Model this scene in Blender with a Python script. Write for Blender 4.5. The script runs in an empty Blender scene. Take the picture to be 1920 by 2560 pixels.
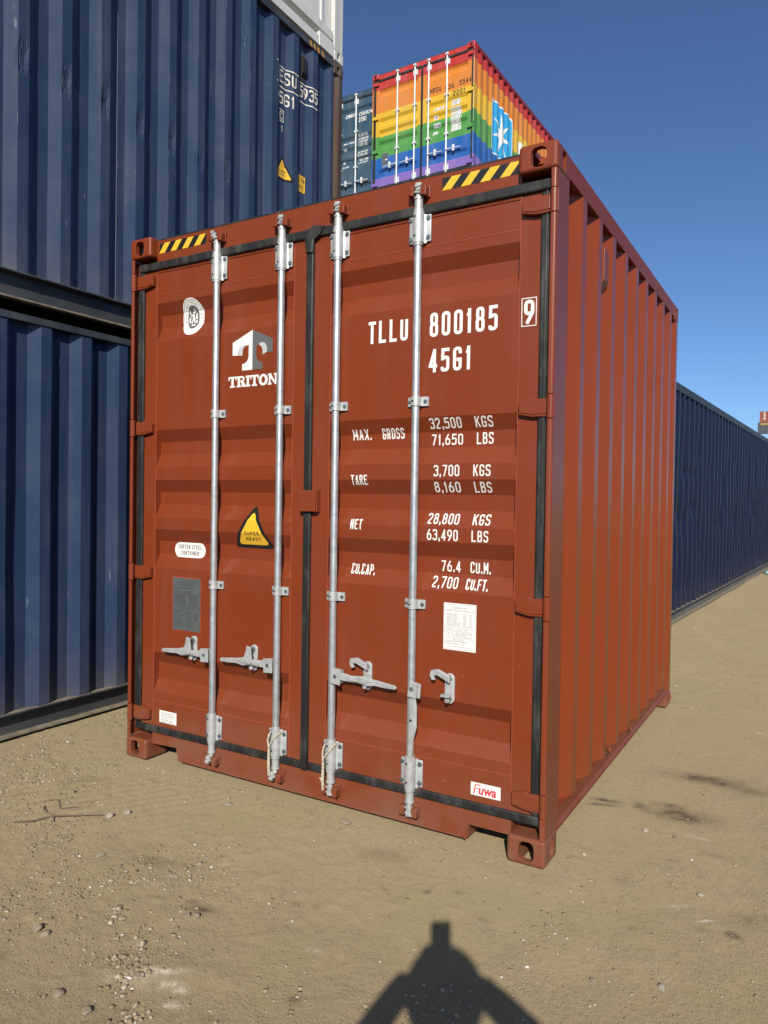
import bpy, bmesh, math, random
import numpy as np
from mathutils import Vector, Matrix
random.seed(7)
rng = np.random.default_rng(11)
SC = bpy.context.scene
COL = SC.collection

# ------------------------------------------------------------------ camera
CAM_F, CP = 1838.274, Vector((3.34128, -2.82982, 1.46932))
YAW, PITCH, ROLL = 0.5326981, -0.0164446, 0.0150421
fwd = Vector((-math.sin(YAW)*math.cos(PITCH), math.cos(YAW)*math.cos(PITCH), math.sin(PITCH)))
rgt = Vector((math.cos(YAW), math.sin(YAW), 0)); upv = rgt.cross(fwd)
r2 = math.cos(ROLL)*rgt + math.sin(ROLL)*upv
u2 = -math.sin(ROLL)*rgt + math.cos(ROLL)*upv
cd = bpy.data.cameras.new('camera'); cam = bpy.data.objects.new('camera', cd); COL.objects.link(cam)
M = Matrix.Identity(4)
for i in range(3):
    M[i][0], M[i][1], M[i][2], M[i][3] = r2[i], u2[i], -fwd[i], CP[i]
cam.matrix_world = M
cd.sensor_fit = 'HORIZONTAL'; cd.sensor_width = 36.0; cd.lens = CAM_F/1920*36.0
cd.clip_start = 0.02; cd.clip_end = 3000
SC.camera = cam
SC.render.resolution_x, SC.render.resolution_y = 768, 1024

# ------------------------------------------------------------------ light
ANTI = Vector((-0.37376, 0.77879, -0.50378)).normalized()
ELEV = math.asin(-ANTI.z)
W0 = bpy.data.worlds.new('World'); SC.world = W0; W0.use_nodes = True
nt = W0.node_tree; bg = nt.nodes['Background']
sky = nt.nodes.new('ShaderNodeTexSky'); sky.sky_type = 'NISHITA'; sky.sun_disc = False
sky.sun_elevation = ELEV; sky.sun_rotation = math.atan2(-ANTI.x, -ANTI.y)
sky.altitude = 0; sky.air_density = 0.78; sky.dust_density = 0.45; sky.ozone_density = 7.0
nt.links.new(sky.outputs[0], bg.inputs[0]); bg.inputs[1].default_value = 0.117
sd = bpy.data.lights.new('sun', 'SUN'); sd.energy = 5.0; sd.angle = math.radians(0.53); sd.color = (1.0, 0.93, 0.83)
so = bpy.data.objects.new('sun', sd); COL.objects.link(so)
so.rotation_euler = ANTI.to_track_quat('-Z', 'Y').to_euler(); so.location = (10, -20, 15)
SC.view_settings.view_transform = 'Standard'; SC.view_settings.look = 'None'
SC.view_settings.exposure = 0.0; SC.view_settings.gamma = 1.0; SC.view_settings.use_curve_mapping = False

# ------------------------------------------------------------------ materials
def srgb(r, g, b):
    f = lambda c: (c/255/12.92) if c/255 <= 0.04045 else ((c/255+0.055)/1.055)**2.4
    return (f(r), f(g), f(b), 1)
class NT:
    def __init__(s, name):
        s.m = bpy.data.materials.new(name); s.m.use_nodes = True; s.t = s.m.node_tree
        s.b = s.t.nodes['Principled BSDF']
    def n(s, ty, **kw):
        n = s.t.nodes.new(ty)
        for k, v in kw.items():
            if k.startswith('i_'): n.inputs[k[2:].replace('_', ' ')].default_value = v
            else: setattr(n, k, v)
        return n
    def l(s, a, b): s.t.links.new(a, b)
    def noise(s, scale, detail=4, rough=0.55, vec=None, stretch=None):
        tc = s.n('ShaderNodeTexCoord'); v = tc.outputs['Object']
        if stretch:
            mp = s.n('ShaderNodeMapping'); mp.inputs['Scale'].default_value = stretch; s.l(v, mp.inputs[0]); v = mp.outputs[0]
        n = s.n('ShaderNodeTexNoise'); n.inputs['Scale'].default_value = scale
        n.inputs['Detail'].default_value = detail; n.inputs['Roughness'].default_value = rough
        s.l(v, n.inputs['Vector']); return n.outputs['Fac']
    def ramp(s, fac, a, b, ca=(0, 0, 0, 1), cb=(1, 1, 1, 1), mode='LINEAR'):
        r = s.n('ShaderNodeValToRGB'); r.color_ramp.interpolation = mode
        r.color_ramp.elements[0].position = a; r.color_ramp.elements[1].position = b
        r.color_ramp.elements[0].color = ca; r.color_ramp.elements[1].color = cb
        s.l(fac, r.inputs[0]); return r.outputs[0]
    def mix(s, fac, a, b, blend='MIX'):
        m = s.n('ShaderNodeMix', data_type='RGBA', blend_type=blend)
        for src, sock in ((fac, m.inputs[0]), (a, m.inputs[6]), (b, m.inputs[7])):
            if isinstance(src, (int, float, tuple)): sock.default_value = src
            else: s.l(src, sock)
        return m.outputs[2]
    def bump(s, h, strength, dist):
        b = s.n('ShaderNodeBump'); b.inputs['Strength'].default_value = strength; b.inputs['Distance'].default_value = dist
        s.l(h, b.inputs['Height']); s.l(b.outputs[0], s.b.inputs['Normal'])
def plain(name, col, rough=0.5, metal=0.0, var=0.12, scale=9, bump=0.0):
    t = NT(name); c = t.mix(t.ramp(t.noise(scale), .3, .7), tuple(x*(1-var) for x in col[:3])+(1,), tuple(min(1, x*(1+var)) for x in col[:3])+(1,))
    t.l(c, t.b.inputs['Base Color']); t.b.inputs['Roughness'].default_value = rough; t.b.inputs['Metallic'].default_value = metal
    if bump: t.bump(t.noise(scale*12), bump, 0.001)
    return t.m
def paint(name, col, rough=0.38, dirt=0.0, rust=0.0, dirtcol=(.22, .17, .11, 1), orange=0.25, chalk=0.0, streak=0.0, scr=0.0, spec=0.36):
    """gloss paint on steel: slight tone drift, orange peel, road dust low down, chips and rust"""
    t = NT(name)
    c = t.mix(t.ramp(t.noise(1.7, 3), .3, .7), tuple(x*.93 for x in col[:3])+(1,), tuple(x*1.05 for x in col[:3])+(1,))
    c = t.mix(t.ramp(t.noise(60, 2), .35, .7), c, tuple(x*.97+.002 for x in col[:3])+(1,))
    if chalk:
        f = t.ramp(t.noise(2.3, 6, .65), .42, .8)
        mm = t.n('ShaderNodeMath', operation='MULTIPLY'); t.l(f, mm.inputs[0]); mm.inputs[1].default_value = chalk
        c = t.mix(mm.outputs[0], c, (.25, .27, .29, 1))
    if streak:
        f = t.ramp(t.noise(7, 5, .6, stretch=(1, 1, .06)), .5, .78)
        mm = t.n('ShaderNodeMath', operation='MULTIPLY'); t.l(f, mm.inputs[0]); mm.inputs[1].default_value = streak
        c = t.mix(mm.outputs[0], c, (.20, .19, .17, 1))
    if scr:
        f = t.ramp(t.noise(26, 3, .6, stretch=(1, 1, .16)), .70, .74)
        mm = t.n('ShaderNodeMath', operation='MULTIPLY'); t.l(f, mm.inputs[0]); mm.inputs[1].default_value = scr
        c = t.mix(mm.outputs[0], c, (.34, .36, .40, 1))
    if rust:
        f = t.ramp(t.noise(11, 9, .75, stretch=(1, 1, .35)), .70-rust*.10, .75-rust*.06)
        c = t.mix(f, c, t.mix(t.noise(40), (.06, .025, .012, 1), (.16, .07, .03, 1)))
    if dirt:
        tc = t.n('ShaderNodeTexCoord'); sp = t.n('ShaderNodeSeparateXYZ'); t.l(tc.outputs['Object'], sp.inputs[0])
        mr = t.n('ShaderNodeMapRange'); mr.inputs[1].default_value = 0.0; mr.inputs[2].default_value = 0.9
        mr.inputs[3].default_value = 1.0; mr.inputs[4].default_value = 0.0; t.l(sp.outputs[2], mr.inputs[0])
        pw = t.n('ShaderNodeMath', operation='POWER'); t.l(mr.outputs[0], pw.inputs[0]); pw.inputs[1].default_value = 3.0
        m1 = t.n('ShaderNodeMath', operation='MULTIPLY'); t.l(pw.outputs[0], m1.inputs[0]); t.l(t.ramp(t.noise(5, 7, .65), .25, .75), m1.inputs[1])
        m2 = t.n('ShaderNodeMath', operation='MULTIPLY'); t.l(m1.outputs[0], m2.inputs[0]); m2.inputs[1].default_value = dirt
        c = t.mix(m2.outputs[0], c, dirtcol)
    t.l(c, t.b.inputs['Base Color'])
    rr = t.n('ShaderNodeMapRange'); rr.inputs[3].default_value = rough*.8; rr.inputs[4].default_value = min(1, rough*1.3)
    t.l(t.noise(3.1, 5), rr.inputs[0]); t.l(rr.outputs[0], t.b.inputs['Roughness'])
    t.b.inputs['Specular IOR Level'].default_value = spec
    bh = t.n('ShaderNodeMath', operation='MULTIPLY_ADD'); t.l(t.noise(140, 2), bh.inputs[0]); bh.inputs[1].default_value = .12
    t.l(t.noise(3.0, 2), bh.inputs[2])
    t.bump(bh.outputs[0], orange, 0.006)
    return t.m
RED = (.207, .037, .0095, 1)
m_red = paint('oxide_red_paint', RED, .36, dirt=.55, orange=.16, streak=.06, chalk=.035)
m_redside = paint('oxide_red_paint_side', (.246, .046, .0125, 1), .30, dirt=.25, orange=.10, spec=.30)
m_redrail = paint('oxide_red_paint_rail', (.215, .038, .0110, 1), .42, dirt=.4, orange=.12, spec=.20)
m_weld = plain('weld_bead_paint', (.30, .065, .030, 1), .4)
m_steel = plain('galvanised_steel', (.60, .63, .63, 1), .40, .70, .16, 30, .3)
m_galv = plain('cast_zinc', (.51, .52, .505, 1), .48, .38, .16, 28, .4)
m_bolt = plain('zinc_bolt', (.20, .25, .26, 1), .4, .7)
m_black = plain('black_hole', (.01, .01, .01, 1), .8)
def rubber():
    t = NT('epdm_rubber')
    f = t.ramp(t.noise(13, 7, .7, stretch=(1, 1, .3)), .48, .80)
    c = t.mix(f, (.016, .016, .015, 1), (.085, .085, .078, 1))
    t.l(c, t.b.inputs['Base Color']); t.b.inputs['Roughness'].default_value = .5
    t.bump(t.noise(40, 4), .35, .003); return t.m
m_rub = rubber()
m_white = plain('white_vinyl', (.80, .79, .74, 1), .45, 0, .03)
m_ywhite = plain('aged_white_vinyl', (.72, .68, .55, 1), .5, 0, .08)
m_grey = plain('grey_vinyl', (.115, .125, .12, 1), .5, 0, .03)
m_lgrey = plain('light_grey_vinyl', (.50, .51, .50, 1), .5, 0, .05)
m_yel = plain('yellow_vinyl', (.80, .48, .035, 1), .42, 0, .04)
m_blk = plain('black_vinyl', (.012, .012, .012, 1), .42, 0, .1)
m_ink = plain('ink', (.05, .055, .05, 1), .6)
m_redink = plain('red_ink', (.65, .04, .06, 1), .5)
m_plate = plain('anodised_plate', (.13, .145, .14, 1), .42, .3, .1, 20)
m_rope = plain('hemp_rope', (.52, .46, .34, 1), .9, 0, .2, 90, .8)
BLUE = (.024, .045, .098, 1)
m_blue = paint('faded_navy_paint', BLUE, .42, dirt=.6, rust=.35, spec=.26, chalk=.12, streak=.22, scr=.35, orange=.35)
m_blue_low = paint('navy_paint_lower', (.022, .044, .103, 1), .38, spec=.26, dirt=.75, rust=.1, chalk=.12, streak=.16, scr=.25, orange=.3)
m_bluerail = paint('navy_rail_paint', (.034, .042, .052, 1), .45, dirt=.2, rust=.3, chalk=.25, orange=.3)
m_rustpost = paint('rusted_post', (.085, .050, .034, 1), .65, rust=1.4, streak=.5, orange=.6)
m_navy2 = paint('navy_paint_deep', (.0058, .0115, .034, 1), .46, dirt=.2, rust=.0, orange=.2, spec=.30)
m_navyrail = paint('navy_paint_rail', (.022, .030, .042, 1), .5, dirt=.3, chalk=.15)
m_greyrail = paint('weathered_grey_rail', (.10, .10, .095, 1), .6, rust=.1, chalk=.3, dirt=.5)
m_teal = paint('slate_blue_paint', (.030, .072, .110, 1), .42, chalk=.25, streak=.5, rust=.0, orange=.3)
m_wcont = paint('chalky_white_paint', (.66, .66, .62, 1), .5, chalk=.1, streak=.3, rust=.05, orange=.3)
m_brown = paint('rust_brown_paint', (.27, .085, .045, 1), .5, streak=.2)
m_slate = paint('slate_grey_paint', (.08, .09, .095, 1), .5, streak=.2)
m_tan = paint('tan_orange_paint', (.5, .25, .15, 1), .5)
m_scr = plain('scraped_primer', (.17, .20, .25, 1), .6, 0, .3, 60); m_brust = plain('bare_rust', (.10, .055, .03, 1), .8, 0, .4, 60)
m_duststeel = plain('dusty_steel', (.24, .205, .145, 1), .85, 0, .35, 14)
m_wood = plain('floor_plywood', (.12, .07, .04, 1), .8)
def rainbow():
    t = NT('rainbow_paint'); tc = t.n('ShaderNodeTexCoord'); sp = t.n('ShaderNodeSeparateXYZ'); t.l(tc.outputs['Object'], sp.inputs[0])
    dv = t.n('ShaderNodeMath', operation='DIVIDE'); t.l(sp.outputs[2], dv.inputs[0]); dv.inputs[1].default_value = 2.6
    r = t.n('ShaderNodeValToRGB'); r.color_ramp.interpolation = 'CONSTANT'; e = r.color_ramp.elements
    cols = [(0, (.20, .12, .40)), (.36, (.010, .100, .36)), (.79, (.070, .27, .050)), (1.255, (.66, .40, .018)), (1.755, (.62, .20, .020)), (2.245, (.46, .030, .020))]
    e[0].position = 0; e[0].color = cols[0][1]+(1,); e[1].position = cols[1][0]/2.6; e[1].color = cols[1][1]+(1,)
    for z, c in cols[2:]:
        k = e.new(z/2.6); k.color = c+(1,)
    t.l(dv.outputs[0], r.inputs[0])
    f = t.ramp(t.noise(6, 5, .6, stretch=(1, 1, .2)), .4, .9)
    mm = t.n('ShaderNodeMath', operation='MULTIPLY'); t.l(f, mm.inputs[0]); mm.inputs[1].default_value = .18
    t.l(t.mix(mm.outputs[0], r.outputs[0], (.5, .45, .4, 1)), t.b.inputs['Base Color'])
    t.b.inputs['Roughness'].default_value = .42; t.bump(t.noise(3), .1, .006); return t.m
m_rain = rainbow()
m_rainrail = paint('crimson_rail_paint', (.24, .02, .022, 1), .45)
m_cyan = plain('sky_blue_print', (.04, .36, .66, 1), .4, 0, .04)
def ground_mat():
    t = NT('packed_dirt')
    big = t.noise(.55, 4, .5); mid = t.noise(4.5, 6, .65); fine = t.noise(45, 5, .7); sp = t.noise(150, 3, .6)
    c = t.mix(t.ramp(big, .3, .7), (.228, .177, .100, 1), (.284, .219, .121, 1))
    c = t.mix(t.ramp(mid, .35, .7), c, (.220, .180, .106, 1))
    f = t.ramp(fine, .35, .75); m1 = t.n('ShaderNodeMath', operation='MULTIPLY'); t.l(f, m1.inputs[0]); m1.inputs[1].default_value = .55
    c = t.mix(m1.outputs[0], c, (.315, .255, .152, 1))
    c = t.mix(t.ramp(sp, .64, .74), c, (.44, .37, .24, 1))
    c = t.mix(t.ramp(t.noise(210, 2), .62, .72), c, (.16, .125, .075, 1))
    c = t.mix(t.ramp(t.noise(1.3, 5, .6), .5, .75), c, (.240, .204, .104, 1))
    at = t.n('ShaderNodeAttribute'); at.attribute_name = 'stain'; sx = t.n('ShaderNodeSeparateColor'); t.l(at.outputs['Color'], sx.inputs[0])
    bk = t.ramp(t.noise(38, 6, .7), .36, .62); f0 = t.n('ShaderNodeMath', operation='MULTIPLY'); t.l(sx.outputs[0], f0.inputs[0]); t.l(t.ramp(t.noise(24, 5, .65), .2, .6, (.55, .55, .55, 1)), f0.inputs[1])
    f1 = t.n('ShaderNodeMath', operation='MULTIPLY'); t.l(sx.outputs[1], f1.inputs[0]); t.l(bk, f1.inputs[1])
    c = t.mix(f0.outputs[0], c, (.075, .056, .038, 1))
    c = t.mix(f1.outputs[0], c, (.52, .48, .38, 1))
    t.l(c, t.b.inputs['Base Color']); t.b.inputs['Roughness'].default_value = .92; t.b.inputs['Specular IOR Level'].default_value = .2
    md = t.n('ShaderNodeMath', operation='MULTIPLY'); t.l(mid, md.inputs[0]); md.inputs[1].default_value = .5
    vo = t.n('ShaderNodeTexVoronoi', feature='F1'); vo.inputs['Scale'].default_value = 85; vo.inputs['Randomness'].default_value = 1
    tcv = t.n('ShaderNodeTexCoord'); t.l(tcv.outputs['Object'], vo.inputs['Vector'])
    vs = t.n('ShaderNodeMath', operation='MULTIPLY'); t.l(t.ramp(vo.outputs['Distance'], .05, .55, (1, 1, 1, 1), (0, 0, 0, 1)), vs.inputs[0]); t.l(t.ramp(t.noise(9, 3), .35, .7), vs.inputs[1])
    va = t.n('ShaderNodeMath', operation='MULTIPLY_ADD'); t.l(vs.outputs[0], va.inputs[0]); va.inputs[1].default_value = .13; t.l(md.outputs[0], va.inputs[2])
    h = t.n('ShaderNodeMath', operation='MULTIPLY_ADD'); t.l(fine, h.inputs[0]); h.inputs[1].default_value = .6; t.l(va.outputs[0], h.inputs[2])
    h2 = t.n('ShaderNodeMath', operation='MULTIPLY_ADD'); t.l(sp, h2.inputs[0]); h2.inputs[1].default_value = .30; t.l(h.outputs[0], h2.inputs[2])
    t.b.inputs['Diffuse Roughness'].default_value = 1.0
    t.bump(h2.outputs[0], .9, .016); return t.m
m_ground = ground_mat()
def stone_mat(name, a, b):
    t = NT(name); c = t.mix(t.ramp(t.noise(12, 6, .7), .3, .7), a, b); t.l(c, t.b.inputs['Base Color'])
    t.b.inputs['Roughness'].default_value = .9; t.bump(t.noise(60, 5, .7), .6, .004); return t.m
m_stone = stone_mat('dusty_stone', (.26, .21, .135, 1), (.40, .335, .23, 1))
m_wstone = stone_mat('pale_stone', (.34, .29, .20, 1), (.50, .45, .34, 1))
m_clod = stone_mat('dirt_clod', (.215, .168, .092, 1), (.285, .225, .128, 1))
m_grit = stone_mat('white_grit', (.55, .52, .44, 1), (.70, .66, .55, 1))

# ------------------------------------------------------------------ mesh helpers
def mesh_obj(name, me, mats, parent=None):
    o = bpy.data.objects.new(name, me); COL.objects.link(o)
    for m in (mats if isinstance(mats, (list, tuple)) else [mats]): me.materials.append(m)
    if parent is not None: o.parent = parent
    return o
class MB:
    def __init__(s): s.bm = bmesh.new()
    def _mi(s, faces, mi):
        for f in faces: f.material_index = mi
    def box(s, x0, x1, y0, y1, z0, z1, bev=0, mi=0, seg=2):
        r = bmesh.ops.create_cube(s.bm, size=1.0); vs = r['verts']
        for v in vs: v.co = Vector(((x0+x1)/2+v.co.x*(x1-x0), (y0+y1)/2+v.co.y*(y1-y0), (z0+z1)/2+v.co.z*(z1-z0)))
        fs = set(f for v in vs for f in v.link_faces); s._mi(fs, mi)
        if bev:
            es = list(set(e for v in vs for e in v.link_edges))
            r2_ = bmesh.ops.bevel(s.bm, geom=es, offset=bev, segments=seg, affect='EDGES', profile=.5)
            s._mi(r2_['faces'], mi)
        return s
    def poly(s, pts, mi=0):
        f = s.bm.faces.new([s.bm.verts.new(p) for p in pts]); f.material_index = mi; return f
    def prism(s, pts, axis, a, b, mi=0, bev=0):
        """pts 2D outline; axis 'y': (x,z), 'z': (x,y), 'x': (y,z)"""
        def P(p, t):
            return {'y': (p[0], t, p[1]), 'z': (p[0], p[1], t), 'x': (t, p[0], p[1])}[axis]
        va = [s.bm.verts.new(P(p, a)) for p in pts]; vb = [s.bm.verts.new(P(p, b)) for p in pts]
        n = len(pts); fs = [s.bm.faces.new(va), s.bm.faces.new(vb[::-1])]
        for i in range(n): fs.append(s.bm.faces.new((va[(i+1) % n], va[i], vb[i], vb[(i+1) % n])))
        s._mi(fs, mi); bmesh.ops.recalc_face_normals(s.bm, faces=fs)
        if bev:
            es = [e for e in set(e for f in fs[:2] for e in f.edges)]
            r = bmesh.ops.bevel(s.bm, geom=es, offset=bev, segments=2, affect='EDGES', profile=.5); s._mi(r['faces'], mi)
        return s
    def tube(s, pts, r, n=10, mi=0, caps=True, closed=False):
        pts = [Vector(p) for p in pts]; N = len(pts); rr = r if isinstance(r, (list, tuple)) else [r]*N
        rings = []; ref = None
        for i, p in enumerate(pts):
            if closed: t = pts[(i+1) % N]-pts[i-1]
            else: t = pts[min(i+1, N-1)]-pts[max(i-1, 0)]
            if t.length < 1e-9: t = Vector((0, 0, 1))
            t.normalize()
            if ref is None:
                ref = Vector((0, 0, 1)) if abs(t.z) < .9 else Vector((1, 0, 0))
            a = ref - t*ref.dot(t); a.normalize(); b = t.cross(a); ref = a
            rings.append([s.bm.verts.new(p+(a*math.cos(2*math.pi*k/n)+b*math.sin(2*math.pi*k/n))*rr[i]) for k in range(n)])
        fs = []
        for i in range(N if closed else N-1):
            A, B = rings[i], rings[(i+1) % N]
            for k in range(n): fs.append(s.bm.faces.new((A[k], A[(k+1) % n], B[(k+1) % n], B[k])))
        if caps and not closed:
            fs.append(s.bm.faces.new(rings[0][::-1])); fs.append(s.bm.faces.new(rings[-1]))
        s._mi(fs, mi); return s
    def cyl(s, p0, p1, r, n=16, mi=0): return s.tube([p0, p1], r, n, mi)
    def ball(s, c, r, mi=0, sub=2, sc=(1, 1, 1)):
        q = bmesh.ops.create_icosphere(s.bm, subdivisions=sub, radius=1)
        for v in q['verts']: v.co = Vector((c[0]+v.co.x*r*sc[0], c[1]+v.co.y*r*sc[1], c[2]+v.co.z*r*sc[2]))
        s._mi(set(f for v in q['verts'] for f in v.link_faces), mi); return s
    def build(s, name, mats, parent=None, smooth=None, recalc=False):
        if recalc: bmesh.ops.recalc_face_normals(s.bm, faces=s.bm.faces)
        me = bpy.data.meshes.new(name); s.bm.to_mesh(me); s.bm.free()
        if smooth is not None:
            me.polygons.foreach_set('use_smooth', [True]*len(me.polygons)); me.set_sharp_from_angle(angle=math.radians(smooth))
        return mesh_obj(name, me, mats, parent)
def root(name, label, cat, loc=(0, 0, 0), rz=0, group=None):
    o = bpy.data.objects.new(name, None); COL.objects.link(o); o.location = loc; o.rotation_euler = (0, 0, rz)
    o.empty_display_size = .2; o['label'] = label; o['category'] = cat
    if group: o['group'] = group
    return o
def tag(o, label=None, cat=None, group=None, kind=None):
    for k, v in (('label', label), ('category', cat), ('group', group), ('kind', kind)):
        if v: o[k] = v
    return o

# ------------------------------------------------------------------ lettering
CL, OP = True, False
GL = {
 '0': [('r', [(0, 0), (1, 0), (1, 1), (0, 1)], CL)], 'O': [('r', [(0, 0), (1, 0), (1, 1), (0, 1)], CL)],
 '1': [('s', [(.62, 1), (.62, 0)], OP), ('s', [(.18, .80), (.50, .90)], OP)],
 '2': [('r', [(0, .76), (0, 1), (1, 1), (1, .62), (0, .14), (0, 0), (1, 0)], OP)],
 '3': [('r', [(0, .80), (0, 1), (1, 1), (1, .55), (.35, .54)], OP), ('r', [(.35, .54), (1, .53), (1, 0), (0, 0), (0, .2)], OP)],
 '4': [('s', [(.76, 0), (.76, 1)], OP), ('s', [(.70, .96), (0, .26)], OP), ('s', [(.02, .24), (1.0, .24)], OP)],
 '5': [('s', [(1, 1), (.08, 1), (.04, .56)], OP), ('r', [(.04, .56), (.5, .62), (1, .60), (1, 0), (0, 0), (0, .16)], OP)],
 '6': [('r', [(0, 0), (1, 0), (1, .58), (0, .58)], CL), ('s', [(0, .34), (.02, .55), (.62, 1)], OP)],
 '7': [('s', [(0, 1), (1, 1), (.34, 0)], OP)],
 '8': [('r', [(0, 0), (1, 0), (1, .53), (0, .53)], CL), ('r', [(.06, .53), (.94, .53), (.94, 1), (.06, 1)], CL)],
 '9': [('r', [(0, .42), (1, .42), (1, 1), (0, 1)], CL), ('s', [(1, .66), (.98, .45), (.30, 0)], OP)],
 'A': [('s', [(0, 0), (.46, .97)], OP), ('s', [(.54, .97), (1, 0)], OP), ('s', [(.18, .30), (.82, .30)], OP)],
 'B': [('r', [(0, 0), (1, 0), (1, .53), (0, .53)], CL), ('r', [(0, .53), (.92, .53), (.92, 1), (0, 1)], CL), ('s', [(0, 0), (0, 1)], OP)],
 'C': [('r', [(1, .74), (1, 1), (0, 1), (0, 0), (1, 0), (1, .26)], OP)],
 'D': [('r', [(0, 0), (1, 0), (1, 1), (0, 1)], CL), ('s', [(0, 0), (0, 1)], OP)],
 'E': [('s', [(.95, 1), (0, 1), (0, 0), (.95, 0)], OP), ('s', [(0, .52), (.8, .52)], OP)],
 'F': [('s', [(.95, 1), (0, 1), (0, 0)], OP), ('s', [(0, .52), (.8, .52)], OP)],
 'G': [('r', [(1, .74), (1, 1), (0, 1), (0, 0), (1, 0), (1, .48)], OP), ('s', [(.60, .46), (.98, .46)], OP)],
 'H': [('s', [(0, 0), (0, 1)], OP), ('s', [(1, 0), (1, 1)], OP), ('s', [(0, .52), (1, .52)], OP)],
 'I': [('s', [(.5, 0), (.5, 1)], OP)],
 'K': [('s', [(0, 0), (0, 1)], OP), ('s', [(1, 1), (.06, .42)], OP), ('s', [(.38, .60), (1, 0)], OP)],
 'L': [('s', [(0, 1), (0, 0), (.95, 0)], OP)],
 'M': [('s', [(0, 0), (0, 1)], OP), ('s', [(1, 0), (1, 1)], OP), ('s', [(.02, .96), (.48, .36)], OP), ('s', [(.98, .96), (.52, .36)], OP)],
 'N': [('s', [(0, 0), (0, 1)], OP), ('s', [(1, 0), (1, 1)], OP), ('s', [(.06, .92), (.94, .08)], OP)],
 'P': [('r', [(0, .45), (1, .45), (1, 1), (0, 1)], CL), ('s', [(0, 0), (0, 1)], OP)],
 'R': [('r', [(0, .48), (.95, .48), (.95, 1), (0, 1)], CL), ('s', [(0, 0), (0, 1)], OP), ('s', [(.5, .48), (1, 0)], OP)],
 'S': [('r', [(1, .78), (1, 1), (0, 1), (0, .55), (1, .48), (1, 0), (0, 0), (0, .22)], OP)],
 'T': [('s', [(0, 1), (1, 1)], OP), ('s', [(.5, 1), (.5, 0)], OP)],
 'U': [('r', [(0, 1), (0, 0), (1, 0), (1, 1)], OP)],
 'V': [('s', [(0, 1), (.46, .03)], OP), ('s', [(.54, .03), (1, 1)], OP)],
 'W': [('s', [(0, 1), (.25, .03)], OP), ('s', [(.25, .03), (.5, .7)], OP), ('s', [(.5, .7), (.75, .03)], OP), ('s', [(.75, .03), (1, 1)], OP)],
 'X': [('s', [(0, 0), (1, 1)], OP), ('s', [(0, 1), (1, 0)], OP)],
 'Y': [('s', [(0, 1), (.5, .5), (1, 1)], OP), ('s', [(.5, .5), (.5, 0)], OP)],
 'm': [('s', [(0, 0), (0, .68)], OP), ('s', [(.5, 0), (.5, .6)], OP), ('r', [(0, .66), (1, .66), (1, 0)], OP)],
 "'": [('s', [(.5, 1), (.5, .75)], OP)], '"': [('s', [(.2, 1), (.2, .75)], OP), ('s', [(.8, 1), (.8, .75)], OP)],
 '.': [('s', [(.5, -.02), (.5, .10)], OP)], ',': [('s', [(.7, .10), (.2, -.10)], OP)],
}
def fillet(pts, closed, r):
    n = len(pts); out = []
    for i in range(n):
        p = Vector(pts[i])
        if not closed and i in (0, n-1): out.append(p); continue
        a = Vector(pts[i-1])-p; b = Vector(pts[(i+1) % n])-p
        k = min(r, a.length*.48, b.length*.48)
        if k < 1e-6: out.append(p); continue
        A = p+a.normalized()*k; B = p+b.normalized()*k
        for j in range(6):
            t = j/5; out.append(A*(1-t)**2+p*2*t*(1-t)+B*t*t)
    return out
def ribbon(add, pts, closed, t):
    n = len(pts); L = []; R = []
    for i in range(n):
        p = pts[i]
        d1 = (p-pts[i-1]) if (i > 0 or closed) else None
        d2 = (pts[(i+1) % n]-p) if (i < n-1 or closed) else None
        if d1 is not None and d1.length < 1e-7: d1 = None
        if d2 is not None and d2.length < 1e-7: d2 = None
        if d1 is None: d1 = d2
        if d2 is None: d2 = d1
        n1 = Vector((-d1.y, d1.x)).normalized(); n2 = Vector((-d2.y, d2.x)).normalized()
        m = n1+n2
        m = n1 if m.length < 1e-6 else m.normalized()
        k = min(1/max(m.dot(n1), .25), 2.2)*t/2
        L.append(p+m*k); R.append(p-m*k)
    for i in range(n if closed else n-1):
        j = (i+1) % n; add((L[i], R[i], R[j], L[j]))
WID = {' ': .55, '.': .28, ',': .30, '1': .62, 'I': .3, 'M': 1.12, 'W': 1.2, "'": .3, '"': .5, 'm': 1.1}
def text_faces(s, u0, u1, v0, v1, t, gap=.34):
    """list of 2D quads (with layer index) for text fitted to the box"""
    tot = sum(WID.get(c, 1.0) for c in s)+gap*(len(s)-1); w = (u1-u0)/tot; u = u0; out = []; lay = 0
    for c in s:
        cw = WID.get(c, 1.0)*w
        for kind, pts, cl in GL.get(c, []):
            P = [Vector((u+t/2+p[0]*(cw-t), v0+t/2+p[1]*(v1-v0-t))) for p in pts]
            if not cl and kind == 's':
                P[0] = P[0]+(P[0]-P[1]).normalized()*t*.49; P[-1] = P[-1]+(P[-1]-P[-2]).normalized()*t*.49
            if kind == 'r': P = fillet(P, cl, min(cw, v1-v0)*.42)
            ribbon(lambda q, lay=lay: out.append((q, lay)), P, cl, t); lay = (lay+1) % 3
        u += cw+gap*w
    return out
_bf = {}
def bfont(s, size, bold=0.0, shear=0.0):
    """default font text as list of 2D polygons, origin left baseline"""
    cu = bpy.data.curves.new('t', 'FONT'); cu.body = s; cu.size = size; cu.offset = bold; cu.shear = shear; cu.resolution_u = 3
    o = bpy.data.objects.new('t', cu); COL.objects.link(o)
    dg = bpy.context.evaluated_depsgraph_get(); me = bpy.data.meshes.new_from_object(o.evaluated_get(dg))
    out = [[Vector(me.vertices[i].co[:2]) for i in p.vertices] for p in me.polygons]
    bpy.data.objects.remove(o); bpy.data.curves.remove(cu); bpy.data.meshes.remove(me)
    return out
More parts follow.
